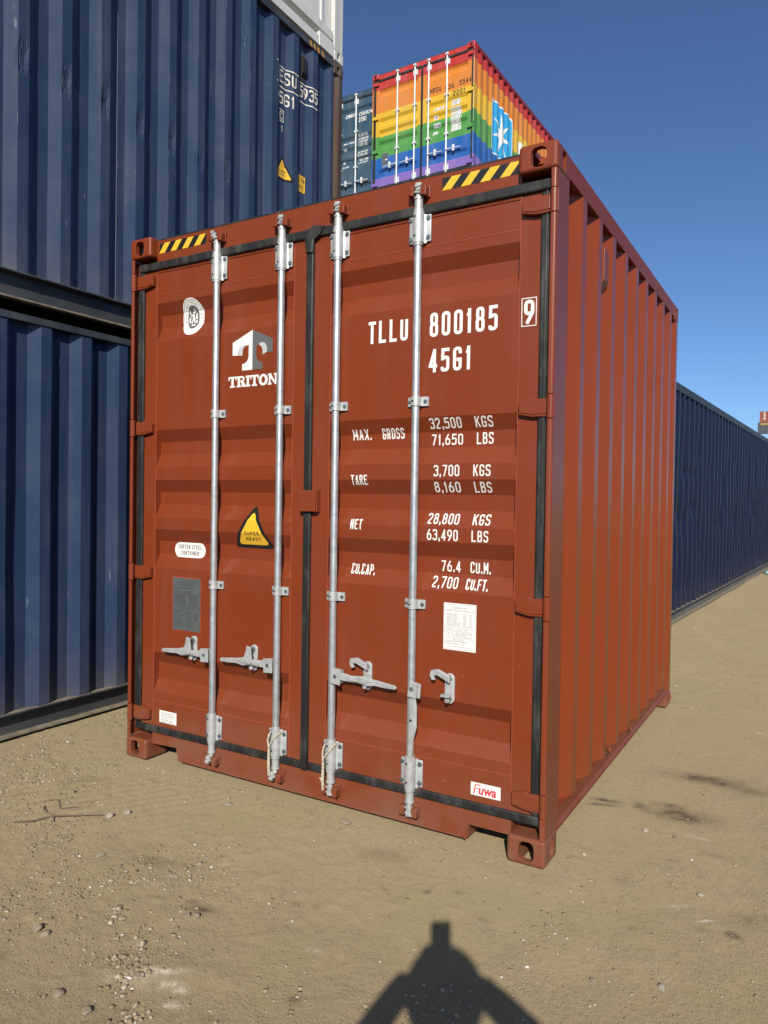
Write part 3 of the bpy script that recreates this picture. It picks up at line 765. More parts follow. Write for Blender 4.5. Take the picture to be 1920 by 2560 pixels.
for cx, cy, rx, ry, rot, a in ((1.06, -.73, .10, .04, .3, .55), (1.20, -.70, .05, .03, 0, .4), (1.46, -.89, .05, .02, .3, .9), (1.40, -.87, .03, .015, .2, .7), (1.73, -.69, .025, .018, 0, .6), (2.04, -1.10, .022, .02, 0, .6),
        (1.80, -.66, .02, .015, 0, .4), (2.47, .86, .06, .02, .3, .9), (2.47, .80, .07, .014, .5, .9), (2.63, .89, .035, .04, 0, .85), (2.83, .90, .13, .07, .2, 1.0), (2.74, .98, .07, .03, .2, .5), (2.85, 1.47, .19, .06, .25, .8), (2.98, 1.44, .09, .05, .25, .5), (3.12, 1.42, .12, .05, .5, .5),
        (2.82, -.19, .03, .012, .5, .5), (3.12, -.04, .03, .02, 0, .65), (3.02, -.06, .04, .015, 0, .4), (2.10, -.36, .014, .014, 0, .8), (2.20, -.30, .02, .012, .5, .55), (1.95, -.43, .018, .011, 0, .75), (2.35, -.42, .02, .012, 0, .6), (3.2, .1, .12, .05, .4, .35), (2.7, .12, .03, .012, 0, .5), (2.5, .3, .05, .02, 0, .25),
        (1.8, -.2, .12, .05, .4, .25), (3.0, .55, .05, .02, .2, .4), (2.86, .40, .03, .012, .2, .45), (.1, -.35, .10, .03, .6, .4), (3.5, 1.9, .3, .06, .3, .3), (1.55, .55, .02, .02, 0, 0)):
    st[..., 0] += (a*gauss(GX, GY, cx, cy, rx, ry, rot)*warp).astype(np.float32)
for cx, cy, rx, ry, rot, a in ((1.62, -1.22, .07, .018, .55, 1.0), (1.68, -1.25, .03, .012, .5, .9), (1.72, -1.25, .025, .01, .3, .9), (1.2, -.78, .02, .015, 0, .9), (1.56, -1.30, .07, .03, .5, .35), (1.74, -1.31, .04, .012, .5, .7), (1.43, -1.16, .02, .015, 0, .7), (2.93, .05, .06, .01, .6, .6), (3.03, .0, .03, .006, .6, .8), (3.04, 2.54, .03, .008, 2.6, .8), (1.30, -.60, .02, .012, 0, .4), (1.95, -.88, .03, .01, 0, .5), (2.9, .7, .05, .02, 0, .3)):
    st[..., 1] += (a*gauss(GX, GY, cx, cy, rx, ry, rot)*warp).astype(np.float32)
st = np.clip(st, 0, 1); ca = gm.color_attributes.new('stain', 'FLOAT_COLOR', 'POINT'); ca.data.foreach_set('color', st.reshape(-1))
ground = mesh_obj('ground', gm, m_ground); ground['kind'] = 'structure'
def hgt(x, y): return float(ground_h(np.array([[x]]), np.array([[y]]))[0, 0])

# ---- stones
def stone_mesh(seed, sub=2, flat=.6, sharp=.35):
    bm = bmesh.new(); bmesh.ops.create_icosphere(bm, subdivisions=sub, radius=1); R = np.random.default_rng(seed)
    dirs = [Vector(R.normal(size=3)).normalized() for _ in range(9)]; lim = [R.uniform(.50, .88) for _ in dirs]
    for v in bm.verts:
        for d, l in zip(dirs, lim):
            k = v.co.dot(d)
            if k > l: v.co -= d*(k-l)*.95
        v.co += v.normal*R.uniform(-.07, .07); v.co.z *= flat
    me = bpy.data.meshes.new('stone'); bm.to_mesh(me); bm.free()
    me.polygons.foreach_set('use_smooth', [True]*len(me.polygons)); me.set_sharp_from_angle(angle=math.radians(38)); return me
def big_stone(x, y, s, seed, label, mat=m_stone, flat=.62, st_=(1, 1), sink=.25, rz=None):
    me = stone_mesh(seed, 3, flat); o = mesh_obj('stone', me, mat)
    o.scale = (s*st_[0], s*st_[1], s); o.rotation_euler = (0, 0, rz if rz is not None else seed*1.3)
    o.location = (x, y, hgt(x, y)+s*flat*(1-2*sink)*.8)
    tag(o, label, 'stone', 'larger stones lying on the dirt'); return o
for a in ((1.57, -1.46, .017, 3, 'largest rounded tan stone at the lower left, on the broken dirt ridge'),
          (1.57, -1.28, .016, 4, 'flat tan stone ending the dark row of clods, left of the white dust patch'),
          (1.08, -1.28, .019, 5, 'tall rounded stone of the pair on the dirt at the left', m_stone, .8),
          (1.13, -1.285, .016, 6, 'lower rounded stone of the pair on the dirt at the left'),
          (.96, -.84, .015, 8, 'pale angular stone alone on the dirt below the left corner of the container'),
          (1.45, -.95, .015, 9, 'rounded tan stone, left one of two beside the small dark stain'),
          (1.483, -.94, .013, 10, 'smaller rounded stone, right one of two beside the small dark stain'),
          (.56, -.56, .021, 12, 'light flat stone in the cluster below the left fork pocket', m_wstone),
          (.60, -.50, .019, 13, 'second light stone of the cluster below the left fork pocket', m_wstone),
          (.93, -.17, .020, 14, 'flat tan stone lying close in front of the door sill'),
          (1.45, -1.15, .014, 15, 'bright white broken stone on the dirt at the lower left', m_wstone, .9),
          (1.43, -1.45, .018, 16, 'half buried tan stone near the lower left corner of the picture', m_stone, .5),
          (1.22, -.66, .014, 17, 'round stone right of the brown stain in the middle of the dirt'),
          (.82, -.82, .014, 18, 'long pale stone on the dirt left of the brown stain', m_wstone, .5, (1.5, 1)),
          (1.52, -.045, .022, 19, 'pinkish stone lying against the bottom edge of the door sill', m_stone, .5, (1.5, 1)),
          (2.96, -.46, .014, 21, 'pale pitted stone alone on the dirt right of the shadow', m_wstone, .6, (1.4, 1)),
          (2.77, -.54, .011, 22, 'small egg shaped stone on the dirt just right of the shadow'),
          (2.99, .17, .012, 23, 'small light stone on the dirt below the oily stains', m_wstone),
          (2.70, .63, .014, 24, 'light stone right of the container side between corner and oily stain', m_wstone),
          (.19, -.49, .020, 25, 'tan stone near the foot of the blue container, left end of the dirt')):
    big_stone(*a)
def pebbles():
    R = np.random.default_rng(5); tm = []
    for s in range(8):
        me = stone_mesh(100+s, 1, .7); v = np.array([list(x.co) for x in me.vertices]); f = np.array([list(p.vertices) for p in me.polygons]); tm.append((v, f)); bpy.data.meshes.remove(me)
    P = []
    def put(n, x0, x1, y0, y1, dens, smin, smax, p):
        x = R.uniform(x0, x1, n); y = R.uniform(y0, y1, n); keep = R.random(n) < dens(x, y); x, y = x[keep], y[keep]
        s = smin*(smax/smin)**(R.random(len(x))**p); P.append(np.stack([x, y, s], -1))
    cl = lambda x, y: np.clip(vnoise(x, y, 2.2, 31)*vnoise(x, y, 7, 32)*3.2-.35, .05, 1)
    put(60000, -1.2, 2.6, -1.7, 0, lambda x, y: cl(x, y)*.9, .0011, .0095, 2.9)
    put(30000, 2.2, 4.4, -1.2, 1.4, lambda x, y: cl(x, y)*.6, .0011, .0065, 3.0)
    put(26000, -1.2, 7, -1, 12, lambda x, y: cl(x, y)*.6, .0020, .013, 3.0)
    put(5000, -.75, -.02, -.9, 1.4, lambda x, y: cl(x, y), .002, .012, 2.4)
    put(9000, 1.0, 2.0, -1.6, -.9, lambda x, y: np.exp(-((((x-1.55)*.62+(y+1.30)*.78))/.045)**2)*.9*(vnoise(x, y, 6, 40) > .42), .002, .015, 2.6)
    put(2500, .7, 1.7, -1.1, -.6, lambda x, y: (vnoise(x, y, 7, 41) > .66)*1.0, .002, .011, 2.4)
    put(2500, .0, 2.4, -.16, -.0, lambda x, y: np.exp(-((y+.01)/.06)**2)*.8, .0015, .008, 2.4)
    P = np.concatenate(P); d = (P[:, 0] > -.02) & (P[:, 0] < 2.46) & (P[:, 1] > -.02) & (P[:, 1] < 2.95); P = P[~d]
    h = ground_h(P[:, 0][:, None], P[:, 1][:, None])[:, 0]
    V, F, off = [], [], 0
    for (x, y, s), z in zip(P, h):
        v, f = tm[R.integers(8)]; a = R.uniform(0, 6.28); c, sn = math.cos(a), math.sin(a); k = R.uniform(.7, 1.4)
        w = v*s*np.array([1, k, R.uniform(.6, 1)]); w = np.stack([w[:, 0]*c-w[:, 1]*sn+x, w[:, 0]*sn+w[:, 1]*c+y, w[:, 2]+z+s*.15], -1)
        V.append(w); F.append(f+off); off += len(v)
    V = np.concatenate(V); F = np.concatenate(F); me = bpy.data.meshes.new('gravel')
    me.vertices.add(len(V)); me.vertices.foreach_set('co', V.astype(np.float32).ravel())
    me.loops.add(F.size); me.loops.foreach_set('vertex_index', F.astype(np.int32).ravel()); me.polygons.add(len(F))
    me.polygons.foreach_set('loop_start', np.arange(0, F.size, 3, dtype=np.int32)); me.polygons.foreach_set('loop_total', np.full(len(F), 3, dtype=np.int32))
    u_ = R.random(len(P)); mi = np.repeat(np.where(u_ < .62, 2, np.where(u_ < .86, 0, np.where(u_ < .985, 1, 3))), len(tm[0][1])).astype(np.int32); me.polygons.foreach_set('material_index', mi); me.update()
    o = mesh_obj('gravel', me, [m_stone, m_wstone, m_clod, m_grit]); tag(o, 'loose grit and small pebbles scattered over the dirt', 'gravel', kind='stuff')
pebbles()
def twig(pts, r, label):
    b = MB(); b.tube([(x, y, hgt(x, y)+r*.6+dz) for x, y, dz in pts], [r*(1-.5*i/len(pts)) for i in range(len(pts))], 6)
    tag(b.build('twig', m_twig), label, 'twig', 'dry twigs on the dirt')
m_twig = plain('dry_twig', (.14, .105, .065, 1), .9)
twig([(.26, -.84, .004), (.33, -.79, .014), (.36, -.71, .010), (.44, -.66, .016), (.53, -.57, .006)], .0035, 'longest dry twig on the dirt left of the container, reaching right')
twig([(.22, -.66, .004), (.29, -.71, .012), (.34, -.69, .006), (.40, -.74, .008)], .003, 'short dry twig crossing behind the longest one at the left')
twig([(.17, -.62, .003), (.22, -.59, .010), (.30, -.63, .005), (.35, -.58, .006)], .0025, 'thin pale twig nearest the blue container')

# ================================================================= RED CONTAINER
W, L, H = 2.438, 2.893, 2.893
red = root('shipping_container', 'oxide red ten foot high cube container standing on the dirt with closed doors', 'container')
red.location = (0, 0, .004)
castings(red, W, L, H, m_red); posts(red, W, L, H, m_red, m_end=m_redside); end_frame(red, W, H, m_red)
sideR = body(red, W, L, H, m_redside, m_redrail, m_redside, (.382, .2735, .064, .068, .040, -.005))
(dL, dR), DP = doors(red, W, H, m_red)
# vent and ring on the right side wall
b = MB(); b.prism([(W-.046, 2.49), (W-.010, 2.55), (W-.010, 2.700), (W-.046, 2.716)], 'y', .785, .868, bev=.003); b.box(W-.046, W-.036, .81, .84, 2.460, 2.735, .002); b.build('vent', m_red, red)
b = MB(); b.tube([(W+.012, 1.0+.020*math.cos(t), .205+.020*math.sin(t)) for t in np.linspace(0, 2*math.pi, 17)[:-1]], .004, 8, closed=True); b.build('lashing_ring', m_red, red, smooth=60)
b = MB(); b.tube([(W+.004, 1.53+.015*math.cos(t), .170+.015*math.sin(t)) for t in np.linspace(0, 2*math.pi, 13)[:-1]], .0035, 8, closed=True); b.build('lashing_ring', m_red, red, smooth=60)
b = MB(); b.tube([(W+.002, L-.05, .04), (W+.010, L-.03, .05), (W+.002, L-.02, .09)], .004, 6); b.build('weld_spatter', m_weld, red, smooth=60)

FH = Prof([(0, .048), (9, .048)])
def hazard(x0, x1, z0, z1, n, parent, prof=FH, slant=.055, first=.02):
    d = Decal('front', prof, .001); d.rect(x0, x1, z0, z1, 0, 0)
    w = (x1-x0)/n; hh = z1-z0
    for i in range(-1, n+1):
        a = x0+first+i*w; q = [(a, z0), (a+w*.5, z0), (a+w*.5+slant, z1), (a+slant, z1)]
        # clip to the strip
        pts = clip_u(q, x0, x1)
        if len(pts) > 2: d.pg(pts, 1, 1)
    return d.build('hazard_strip', [m_blk, m_yel], parent)
def clip_u(poly, a, b):
    def half(P, f, inter):
        out = []
        for i in range(len(P)):
            p, q = P[i], P[(i+1) % len(P)]
            if f(p): out.append(p)
            if f(p) != f(q): out.append(inter(p, q))
        return out
    def at(c): return lambda p, q: (c, p[1]+(q[1]-p[1])*(c-p[0])/(q[0]-p[0]))
    P = half(list(poly), lambda p: p[0] >= a, at(a)); return half(P, lambda p: p[0] <= b, at(b)) if P else P
hazard(.181, .531, 2.806, 2.859, 4, red, first=-.002, slant=.042)
hazard(1.913, 2.268, 2.806, 2.859, 4, red, first=-.001, slant=.046)

def txt(s, x0, x1, z0, z1, t, parent, name='lettering', prof=None, mat=None, plane='front', gap=.34, extra=None):
    d = Decal(plane, prof or DP, .0012); d.add(text_faces(s, x0, x1, z0, z1, t, gap))
    if extra: extra(d)
    return d.build(name, mat or m_white, parent)
DY = .9922  # text measured on y=.03, moved to the panel plane
def tx(s, x0, x1, z0, z1, t, **k):
    zc = (z0+z1)/2; dd = DP(1.469+(zc-1.469)*1.01)-.030
    sh = lambda x: x-dd*(3.341-x)/2.86
    zz = lambda z: 1.469+(z-1.469)*(1+dd/2.86)
    return txt(s, sh(x0), sh(x1), zz(z0), zz(z1), t, dR, **k)
tx('TLLU', 1.560, 1.765, 2.173, 2.274, .0145, gap=.42)
tx('800185', 1.873, 2.187, 2.175, 2.279, .0145, gap=.42)
tx('45G1', 1.871, 2.070, 2.021, 2.122, .0145, gap=.42)
sh = lambda x: x-.0185*(3.341-x)/2.86
def frame9(d):
    a, b_, c, e = sh(2.289), sh(2.353), 2.180, 2.296; w = .0035
    d.rect(a, b_, c, c+w); d.rect(a, b_, e-w, e); d.rect(a, a+w, c+w, e-w); d.rect(b_-w, b_, c+w, e-w)
S50 = Prof([(0, .0495), (9, .0495)])
txt('9', sh(2.300), sh(2.343), 2.190, 2.287, .0145, dR, prof=S50, extra=frame9)
T = .0062
for s, a, b_, c, d_ in (('MAX.', 1.487, 1.585, 1.738, 1.786), ('GROSS', 1.644, 1.757, 1.738, 1.786), ('32,500', 1.881, 2.031, 1.777, 1.822), ('KGS', 2.094, 2.174, 1.777, 1.822),
        ('71,650', 1.892, 2.040, 1.705, 1.752), ('LBS', 2.103, 2.178, 1.705, 1.754), ('TARE', 1.475, 1.564, 1.533, 1.579), ('3,700', 1.903, 2.025, 1.571, 1.620), ('KGS', 2.089, 2.167, 1.571, 1.620),
        ('8,160', 1.909, 2.032, 1.502, 1.547), ('LBS', 2.096, 2.174, 1.502, 1.547), ('NET', 1.475, 1.539, 1.328, 1.375), ('28,800', 1.881, 2.030, 1.365, 1.411), ('KGS', 2.093, 2.172, 1.365, 1.411),
        ('63,490', 1.875, 2.023, 1.294, 1.342), ('LBS', 2.086, 2.162, 1.294, 1.342), ('CU.CAP.', 1.490, 1.617, 1.124, 1.172), ('76.4', 1.948, 2.039, 1.162, 1.209), ('CU.M.', 2.084, 2.176, 1.162, 1.210),
        ('2,700', 1.908, 2.029, 1.091, 1.139), ('CU.FT.', 2.066, 2.166, 1.091, 1.137)):
    tx(s, a, b_, c, d_, T, gap=.30)

# -- triton mark
d = Decal('front', DP, .0012)
shl = lambda x: x-.0185*(3.341-x)/2.86
def T2(pts): return [(shl(x), 1.469+(z-1.469)*1.007) for x, z in pts]
arcL = [(.805+.0 , 2.188), (.806, 2.215), (.815, 2.232), (.829, 2.240), (.841, 2.232), (.8455, 2.215)]
d.pg(T2([(.738, 2.258), (.738, 2.193), (.772, 2.191), (.773, 2.212), (.782, 2.228), (.798, 2.238), (.818, 2.241), (.831, 2.236), (.8700, 2.262), (.8700, 2.3125)]), 0)
d.pg(T2([(.8455, 2.240), (.8455, 2.180), (.838, 2.160), (.822, 2.148), (.803, 2.144), (.803, 2.112), (.8700, 2.112), (.8700, 2.262), (.831, 2.236)]), 0, 1)
d.pg(T2([(.772, 2.191), (.805, 2.188), (.806, 2.215), (.815, 2.231), (.829, 2.2355), (.818, 2.241), (.798, 2.238), (.782, 2.228), (.773, 2.212)]), 2, 2)
d.pg(T2([(.8702, 2.3125), (1.000, 2.257), (1.000, 2.192), (.964, 2.193), (.964, 2.216), (.957, 2.232), (.945, 2.243), (.928, 2.245), (.908, 2.237), (.8702, 2.262)]), 1)
d.pg(T2([(.8702, 2.262), (.908, 2.237), (.8985, 2.232), (.8960, 2.215), (.8960, 2.178), (.902, 2.160), (.915, 2.148), (.936, 2.144), (.936, 2.112), (.8702, 2.112)]), 1, 1)
d.pg(T2([(.908, 2.237), (.928, 2.245), (.945, 2.243), (.957, 2.232), (.964, 2.216), (.964, 2.193), (.936, 2.183), (.935, 2.208), (.929, 2.223), (.918, 2.231)]), 2, 2)
d.build('company_mark', [m_white, m_grey, m_lgrey], dL)
# -- TRITON wordmark in slab serif
def slab(s, x0, x1, z0, z1):
    out = []; h = z1-z0; n = len(s); wid = {'T': 1, 'R': 1.06, 'I': .56, 'O': 1.06, 'N': 1.1}; gap = .015
    tot = sum(wid[c] for c in s)+gap*(n-1); u = (x1-x0)/tot; x = x0; q = .24
    def R(a, b_, c, e, l=0): out.append(([Vector((a, c)), Vector((b_, c)), Vector((b_, e)), Vector((a, e))], l))
    for c in s:
        w = wid[c]*u; a, b_ = x, x+w; sw = u*.28; sh_ = h*.17
        if c == 'T':
            R(a, b_, z1-sh_, z1); R(a, a+u*.13, z1-h*.36, z1-sh_); R(b_-u*.13, b_, z1-h*.36, z1-sh_); m = (a+b_)/2
            R(m-sw/2, m+sw/2, z0+sh_, z1-sh_); R(m-u*.30, m+u*.30, z0, z0+sh_)
        if c == 'I':
            m = (a+b_)/2; R(a, b_, z1-sh_, z1); R(a, b_, z0, z0+sh_); R(m-sw/2, m+sw/2, z0+sh_, z1-sh_)
        if c == 'N':
            R(a, a+sw*1.4, z1-sh_, z1); R(b_-u*.42, b_, z1-sh_, z1); R(a, a+u*.42, z0, z0+sh_)
            R(a+u*.12, a+u*.12+sw*.62, z0+sh_, z1-sh_); R(b_-u*.12-sw*.62, b_-u*.12, z0, z1-sh_)
            out.append(([Vector((a+u*.10, z1-sh_)), Vector((b_-u*.12-sw*.5, z0)), Vector((b_-u*.10, z0)), Vector((a+u*.42, z1-sh_*.8))], 1))
        if c == 'O':
            cx, cz = (a+b_)/2, (z0+z1)/2; N = 24
            for i in range(N):
                t0, t1 = 2*math.pi*i/N, 2*math.pi*(i+1)/N
                P = lambda t, k1, k2: Vector((cx+math.cos(t)*w/2*k1, cz+math.sin(t)*(h/2+.001)*k2))
                out.append(([P(t0, 1, 1), P(t1, 1, 1), P(t1, .40, .60), P(t0, .40, .60)], 0))
        if c == 'R':
            R(a, a+u*.52, z0, z0+sh_); R(a+u*.12, a+u*.12+sw, z0+sh_, z1-sh_); R(a, a+w*.62, z1-sh_, z1)
            cx, cz = a+w*.58, z1-h*.27
            for i in range(10):
                t0, t1 = -math.pi/2+math.pi*i/10, -math.pi/2+math.pi*(i+1)/10
                P = lambda t, k: Vector((cx+math.cos(t)*w*.34*k, cz+math.sin(t)*h*.27*(k if k == 1 else .38)))
                out.append(([P(t0, 1), P(t1, 1), P(t1, .35), P(t0, .35)], 1))
            R(a+u*.3, a+w*.60, z0+h*.46, z0+h*.60, 1)
            out.append(([Vector((a+w*.52, z0+h*.48)), Vector((a+w*.62, z0)), Vector((b_, z0)), Vector((b_, z0+sh_)), Vector((a+w*.84, z0+h*.48))], 2))
        x += w+gap*u
    return out
Decal('front', DP, .0012).add(slab('TRITON', shl(.712), shl(1.032), 2.033, 2.089)).build('wordmark', m_white, dL)
# -- classification seal
def ell(cx, cz, a, b_, n=40, sup=2.3):
    return [(cx+a*abs(math.cos(t))**(2/sup)*math.copysign(1, math.cos(t)), cz+b_*abs(math.sin(t))**(2/sup)*math.copysign(1, math.sin(t))) for t in np.linspace(0, 2*math.pi, n, endpoint=False)]
cx, cz = .408, 2.438
d = Decal('front', DP, .0012); d.pg(ell(cx, cz, .078, .098), 0, 0)
for i, (p, q) in enumerate(zip(ell(cx, cz, .070, .090, 48), ell(cx, cz, .0685, .0885, 48))):
    p2, q2 = ell(cx, cz, .070, .090, 48)[(i+1) % 48], ell(cx, cz, .0685, .0885, 48)[(i+1) % 48]
    d.pg([p, p2, q2, q], 1, 1)
d.pg(ell(cx, cz, .042, .062), 1, 1)
def ring_text(s, a0, a1, ra, rb, size, flip=False):
    for i, c in enumerate(s):
        if c == ' ': continue
        t = a0+(a1-a0)*i/(len(s)-1); px_, pz_ = cx+ra*math.cos(t), cz+rb*math.sin(t)
        rot = t-math.pi/2 if not flip else t+math.pi/2
        for q in bfont(c, size):
            d.pg([(px_+(p.x-size*.3)*math.cos(rot)-(p.y-size*.35)*math.sin(rot), pz_+(p.x-size*.3)*math.sin(rot)+(p.y-size*.35)*math.cos(rot)) for p in q], 1, 1)
ring_text('BUREAU VERITAS', math.radians(195), math.radians(-5), .056, .076, .017)
ring_text('1828', math.radians(248), math.radians(292), .056, .077, .015, True)
fig = [[(-.004, .030), (.004, .032), (.006, .024), (.000, .018), (-.005, .022)], [(-.006, .016), (.006, .018), (.010, -.004), (.014, -.030), (.006, -.034), (.000, -.010), (-.010, -.034), (-.018, -.032), (-.008, -.006)],
       [(.004, .016), (.014, .030), (.012, .044), (.006, .044), (.008, .032), (-.002, .020)], [(-.006, .014), (-.018, .004), (-.022, .010), (-.008, .020)],
       [(-.030, .034), (-.024, .038), (-.020, .016), (-.026, .014)], [(-.034, -.004), (-.020, -.002), (-.020, -.030), (-.032, -.026)], [(.016, .004), (.030, .006), (.030, -.010), (.016, -.008)],
       [(.018, -.014), (.030, -.014), (.028, -.034), (.018, -.032)], [(.016, .010), (.024, .024), (.032, .012), (.024, .006)], [(-.016, -.046), (.016, -.046), (.012, -.038), (-.012, -.038)], [(-.034, .004), (-.016, .000), (-.016, -.002), (-.034, .0)]]
for f_ in fig: d.pg([(cx+x, cz+z) for x, z in f_], 0, 2)
d.build('classification_seal', [m_white, m_grey], dL)
# -- super heavy triangle
def tri_sticker(ax, bx, cx_, zt, zb, prof, parent, plane='front', name='warning_sticker'):
    d = Decal(plane, prof, .0012)
    def rt(k, n=5):
        P = [Vector((ax, zb)), Vector((bx, zb)), Vector((cx_, zt))]; c = sum(P, Vector((0, 0)))/3
        P = [c+(p-c)*k for p in P]; return [tuple(q) for q in fillet(P, True, .034*k)]
    d.pg(rt(1.0), 0, 0); d.pg(rt(.76), 1, 1)
    w = (bx-ax); mx = cx_+(bx+ax-2*cx_)/2*.6
    d.add(text_faces('SUPER', mx-w*.18, mx+w*.18, zb+(zt-zb)*.30, zb+(zt-zb)*.38, w*.014, .45), 0, 2)
    d.add(text_faces('HEAVY', mx-w*.17, mx+w*.19, zb+(zt-zb)*.17, zb+(zt-zb)*.25, w*.014, .45), 0, 2)
    return d.build(name, [m_blk, m_yel], parent)
tri_sticker(shl(.740), shl(1.006), shl(.881), 1.436, 1.207, DP, dL)
# -- corten sticker
d = Decal('front', DP, .0012); d.pg(oblong(.398, 1.1755, .230, .081, .0395), 0, 0)
d.add(text_faces('CORTEN STEEL', .311, .485, 1.182, 1.204, .0030, .45), 1, 1); d.add(text_faces('CONTAINER', .332, .464, 1.148, 1.170, .0030, .45), 1, 1)
d.build('sticker', [m_white, m_ink], dL)
# -- approval plate (metal, riveted)
b = MB(); px0, px1, pz0, pz1 = .312, .514, .742, 1.026; b.box(px0-.005, px1+.005, .0500, .0515, pz0-.005, pz1+.005, mi=1); b.box(px0, px1, .0485, .0502, pz0, pz1)
pl = b.build('approval_plate', [m_plate, m_weld], dL)
d = Decal('front', Prof([(0, .0485), (9, .0485)]), .0006)
Wp, Hp = px1-px0, pz1-pz0
def pt(s, u0, u1, v, h): d.add(fit_bfont(s, px0+u0*Wp, px0+u1*Wp, pz1-v*Hp, pz1-v*Hp+h*Hp, .006), 0)
pt('APPROVED FOR TRANSPORT', .17, .83, .095, .028); pt('UNDER CUSTOMS SEAL', .24, .76, .145, .028); pt('CB/C', .29, .40, .205, .034); pt('10406 BV', .43, .71, .205, .034)
for v in (.305, .32, .53, .545): d.rect(px0+.01, px1-.01, pz1-v*Hp, pz1-v*Hp+.0010)
R_ = random.Random(3)
def bars_(u0, u1, v0, v1, n):
    for i in range(n):
        v = v0+(v1-v0)*i/max(1, n-1); x = px0+u0*Wp; e = px0+(u0+(u1-u0)*R_.uniform(.82, 1))*Wp
        while x < e:
            w = R_.uniform(.004, .012); d.rect(x, min(e, x+w), pz1-v*Hp, pz1-v*Hp+.0034); x += w+.0014
bars_(.05, .35, .28, .28, 1); bars_(.40, .72, .265, .29, 2); bars_(.04, .50, .35, .50, 6); bars_(.60, .95, .355, .50, 5)
pt('CSC SAFETY APPROVAL', .20, .76, .585, .024); bars_(.32, .66, .615, .615, 1); bars_(.03, .32, .645, .68, 2); bars_(.03, .42, .73, .93, 6); bars_(.48, .75, .73, .93, 6); bars_(.46, .74, .66, .69, 2)
for k in range(4): d.rect(px0+.80*Wp, px0+.90*Wp, pz1-(.70+.035*k)*Hp, pz1-(.70+.035*k)*Hp+.005)
d.build('plate_print', m_ink, dL)
# -- small white label lower left
d = Decal('front', DP, .0012); lx0, lx1 = shl(.233), shl(.364); d.rect(lx0, lx1, .212, .280, 0, 0)
for i, s in enumerate(('THIS UNIT IS BUILT OF', 'CORROSION RESISTANT', 'STEEL, DO NOT USE', 'OTHER TYPES WHEN', 'REPAIRING THE PANELS')):
    d.add(fit_bfont(s, lx0+.010, lx0+.010+(.105, .11, .085, .09, .112)[i], .267-.0125*i-.004, .267-.0125*i+.0035, .0), 1, 1)
d.build('sticker', [m_white, m_ink], dL)
# -- manufacturer sheet
d = Decal('front', DP, .0012); ax0, ax1, az0, az1 = shl(1.961), shl(2.113), .822, 1.025; d.rect(ax0, ax1, az0, az1, 0, 0)
aw, ah = ax1-ax0, az1-az0
def ln(u0, u1, v, w=.0008): d.rect(ax0+u0*aw, ax0+u1*aw, az1-v*ah, az1-v*ah+w, 1, 1)
ln(.03, .97, .03); ln(.03, .97, .975); ln(.03, .97, .53); ln(.03, .97, .60); ln(.03, .97, .745)
for u in (.03, .965): d.rect(ax0+u*aw, ax0+u*aw+.0008, az1-.975*ah, az1-.03*ah, 1, 1)
def at_(s, u0, u1, v, h): d.add(fit_bfont(s, ax0+u0*aw, ax0+u1*aw, az1-v*ah, az1-(v-h)*ah), 1, 1)
at_('GUANGDONG FUWA', .27, .72, .115, .035); at_('EQUIPMENT MANUFACTURING CO., LTD', .06, .93, .175, .035)
for i, s in enumerate(('EXTERNAL LENGTH', 'EXTERNAL WIDTH', 'EXTERNAL HEIGHT', 'INTERNAL LENGTH', 'INTERNAL WIDTH', 'INTERNAL HEIGHT', 'DOOR OPENING HEIGHT', 'DOOR OPENING WIDTH')):
    v = .235+i*.033; at_(s, .09, .09+.024*len(s), v, .021); at_(('12192', '2438', '2896', '12032', '2352', '2698', '2585', '2340')[i], .60, .69, v, .021); at_('MM', .80, .86, v, .021)
at_('INTERNAL CU.CAP 76.4 CU.M 2700 CU.FT', .09, .88, .50, .021); at_('MODEL No.: FG-45G1-HQ-01', .09, .74, .58, .028)
at_('T.I.R.  No.: GB/C 10406 BV/2018', .09, .88, .645, .024); at_('C.S.C. No.: F/BV/10775/18', .09, .70, .683, .024); at_('T.C.T.  : IM/TAILEUM 4003/2021', .09, .90, .72, .024)
at_('MANUFACTURED BY', .28, .64, .785, .022); at_('GUANGDONG FUWA EQUIPMENT', .05, .76, .83, .032); at_('MANUFACTURING CO., LTD.', .05, .65, .88, .032); at_('TAISHAN, JIANGMEN, GUANGDONG, P.R.C', .12, .84, .935, .022)
d.build('specification_sheet', [m_white, m_ink], dR)
# -- maker label lower right
d = Decal('front', DP, .0012); fx0, fx1, fz0, fz1 = shl(2.101), shl(2.235), .217, .272; d.rect(fx0, fx1, fz0, fz1, 0, 0)
fw, fh = fx1-fx0, fz1-fz0; P_ = lambda u, v: (fx0+u*fw, fz0+v*fh)
d.pg([P_(.085, .12), P_(.125, .12), P_(.185, .88), P_(.145, .88)], 1, 1); d.pg([P_(.20, .80), P_(.33, .80), P_(.34, .88), P_(.21, .88)], 1, 1); d.pg([P_(.18, .50), P_(.27, .50), P_(.28, .58), P_(.185, .58)], 1, 1)
for k in range(3): d.pg([P_(.03+.018*k, .12), P_(.036+.018*k, .12), P_(.094+.018*k, .88), P_(.088+.018*k, .88)], 2, 1)
d.add(fit_bfont('uwa', fx0+.27*fw, fx0+.86*fw, fz0+.12*fh, fz0+.64*fh, .03, .15), 1, 1); d.pg([P_(.90+.025*math.cos(t), .55+.06*math.sin(t)) for t in np.linspace(0, 6.0, 9)], 2, 1)
d.build('maker_label', [m_white, m_redink, m_lgrey], dR)

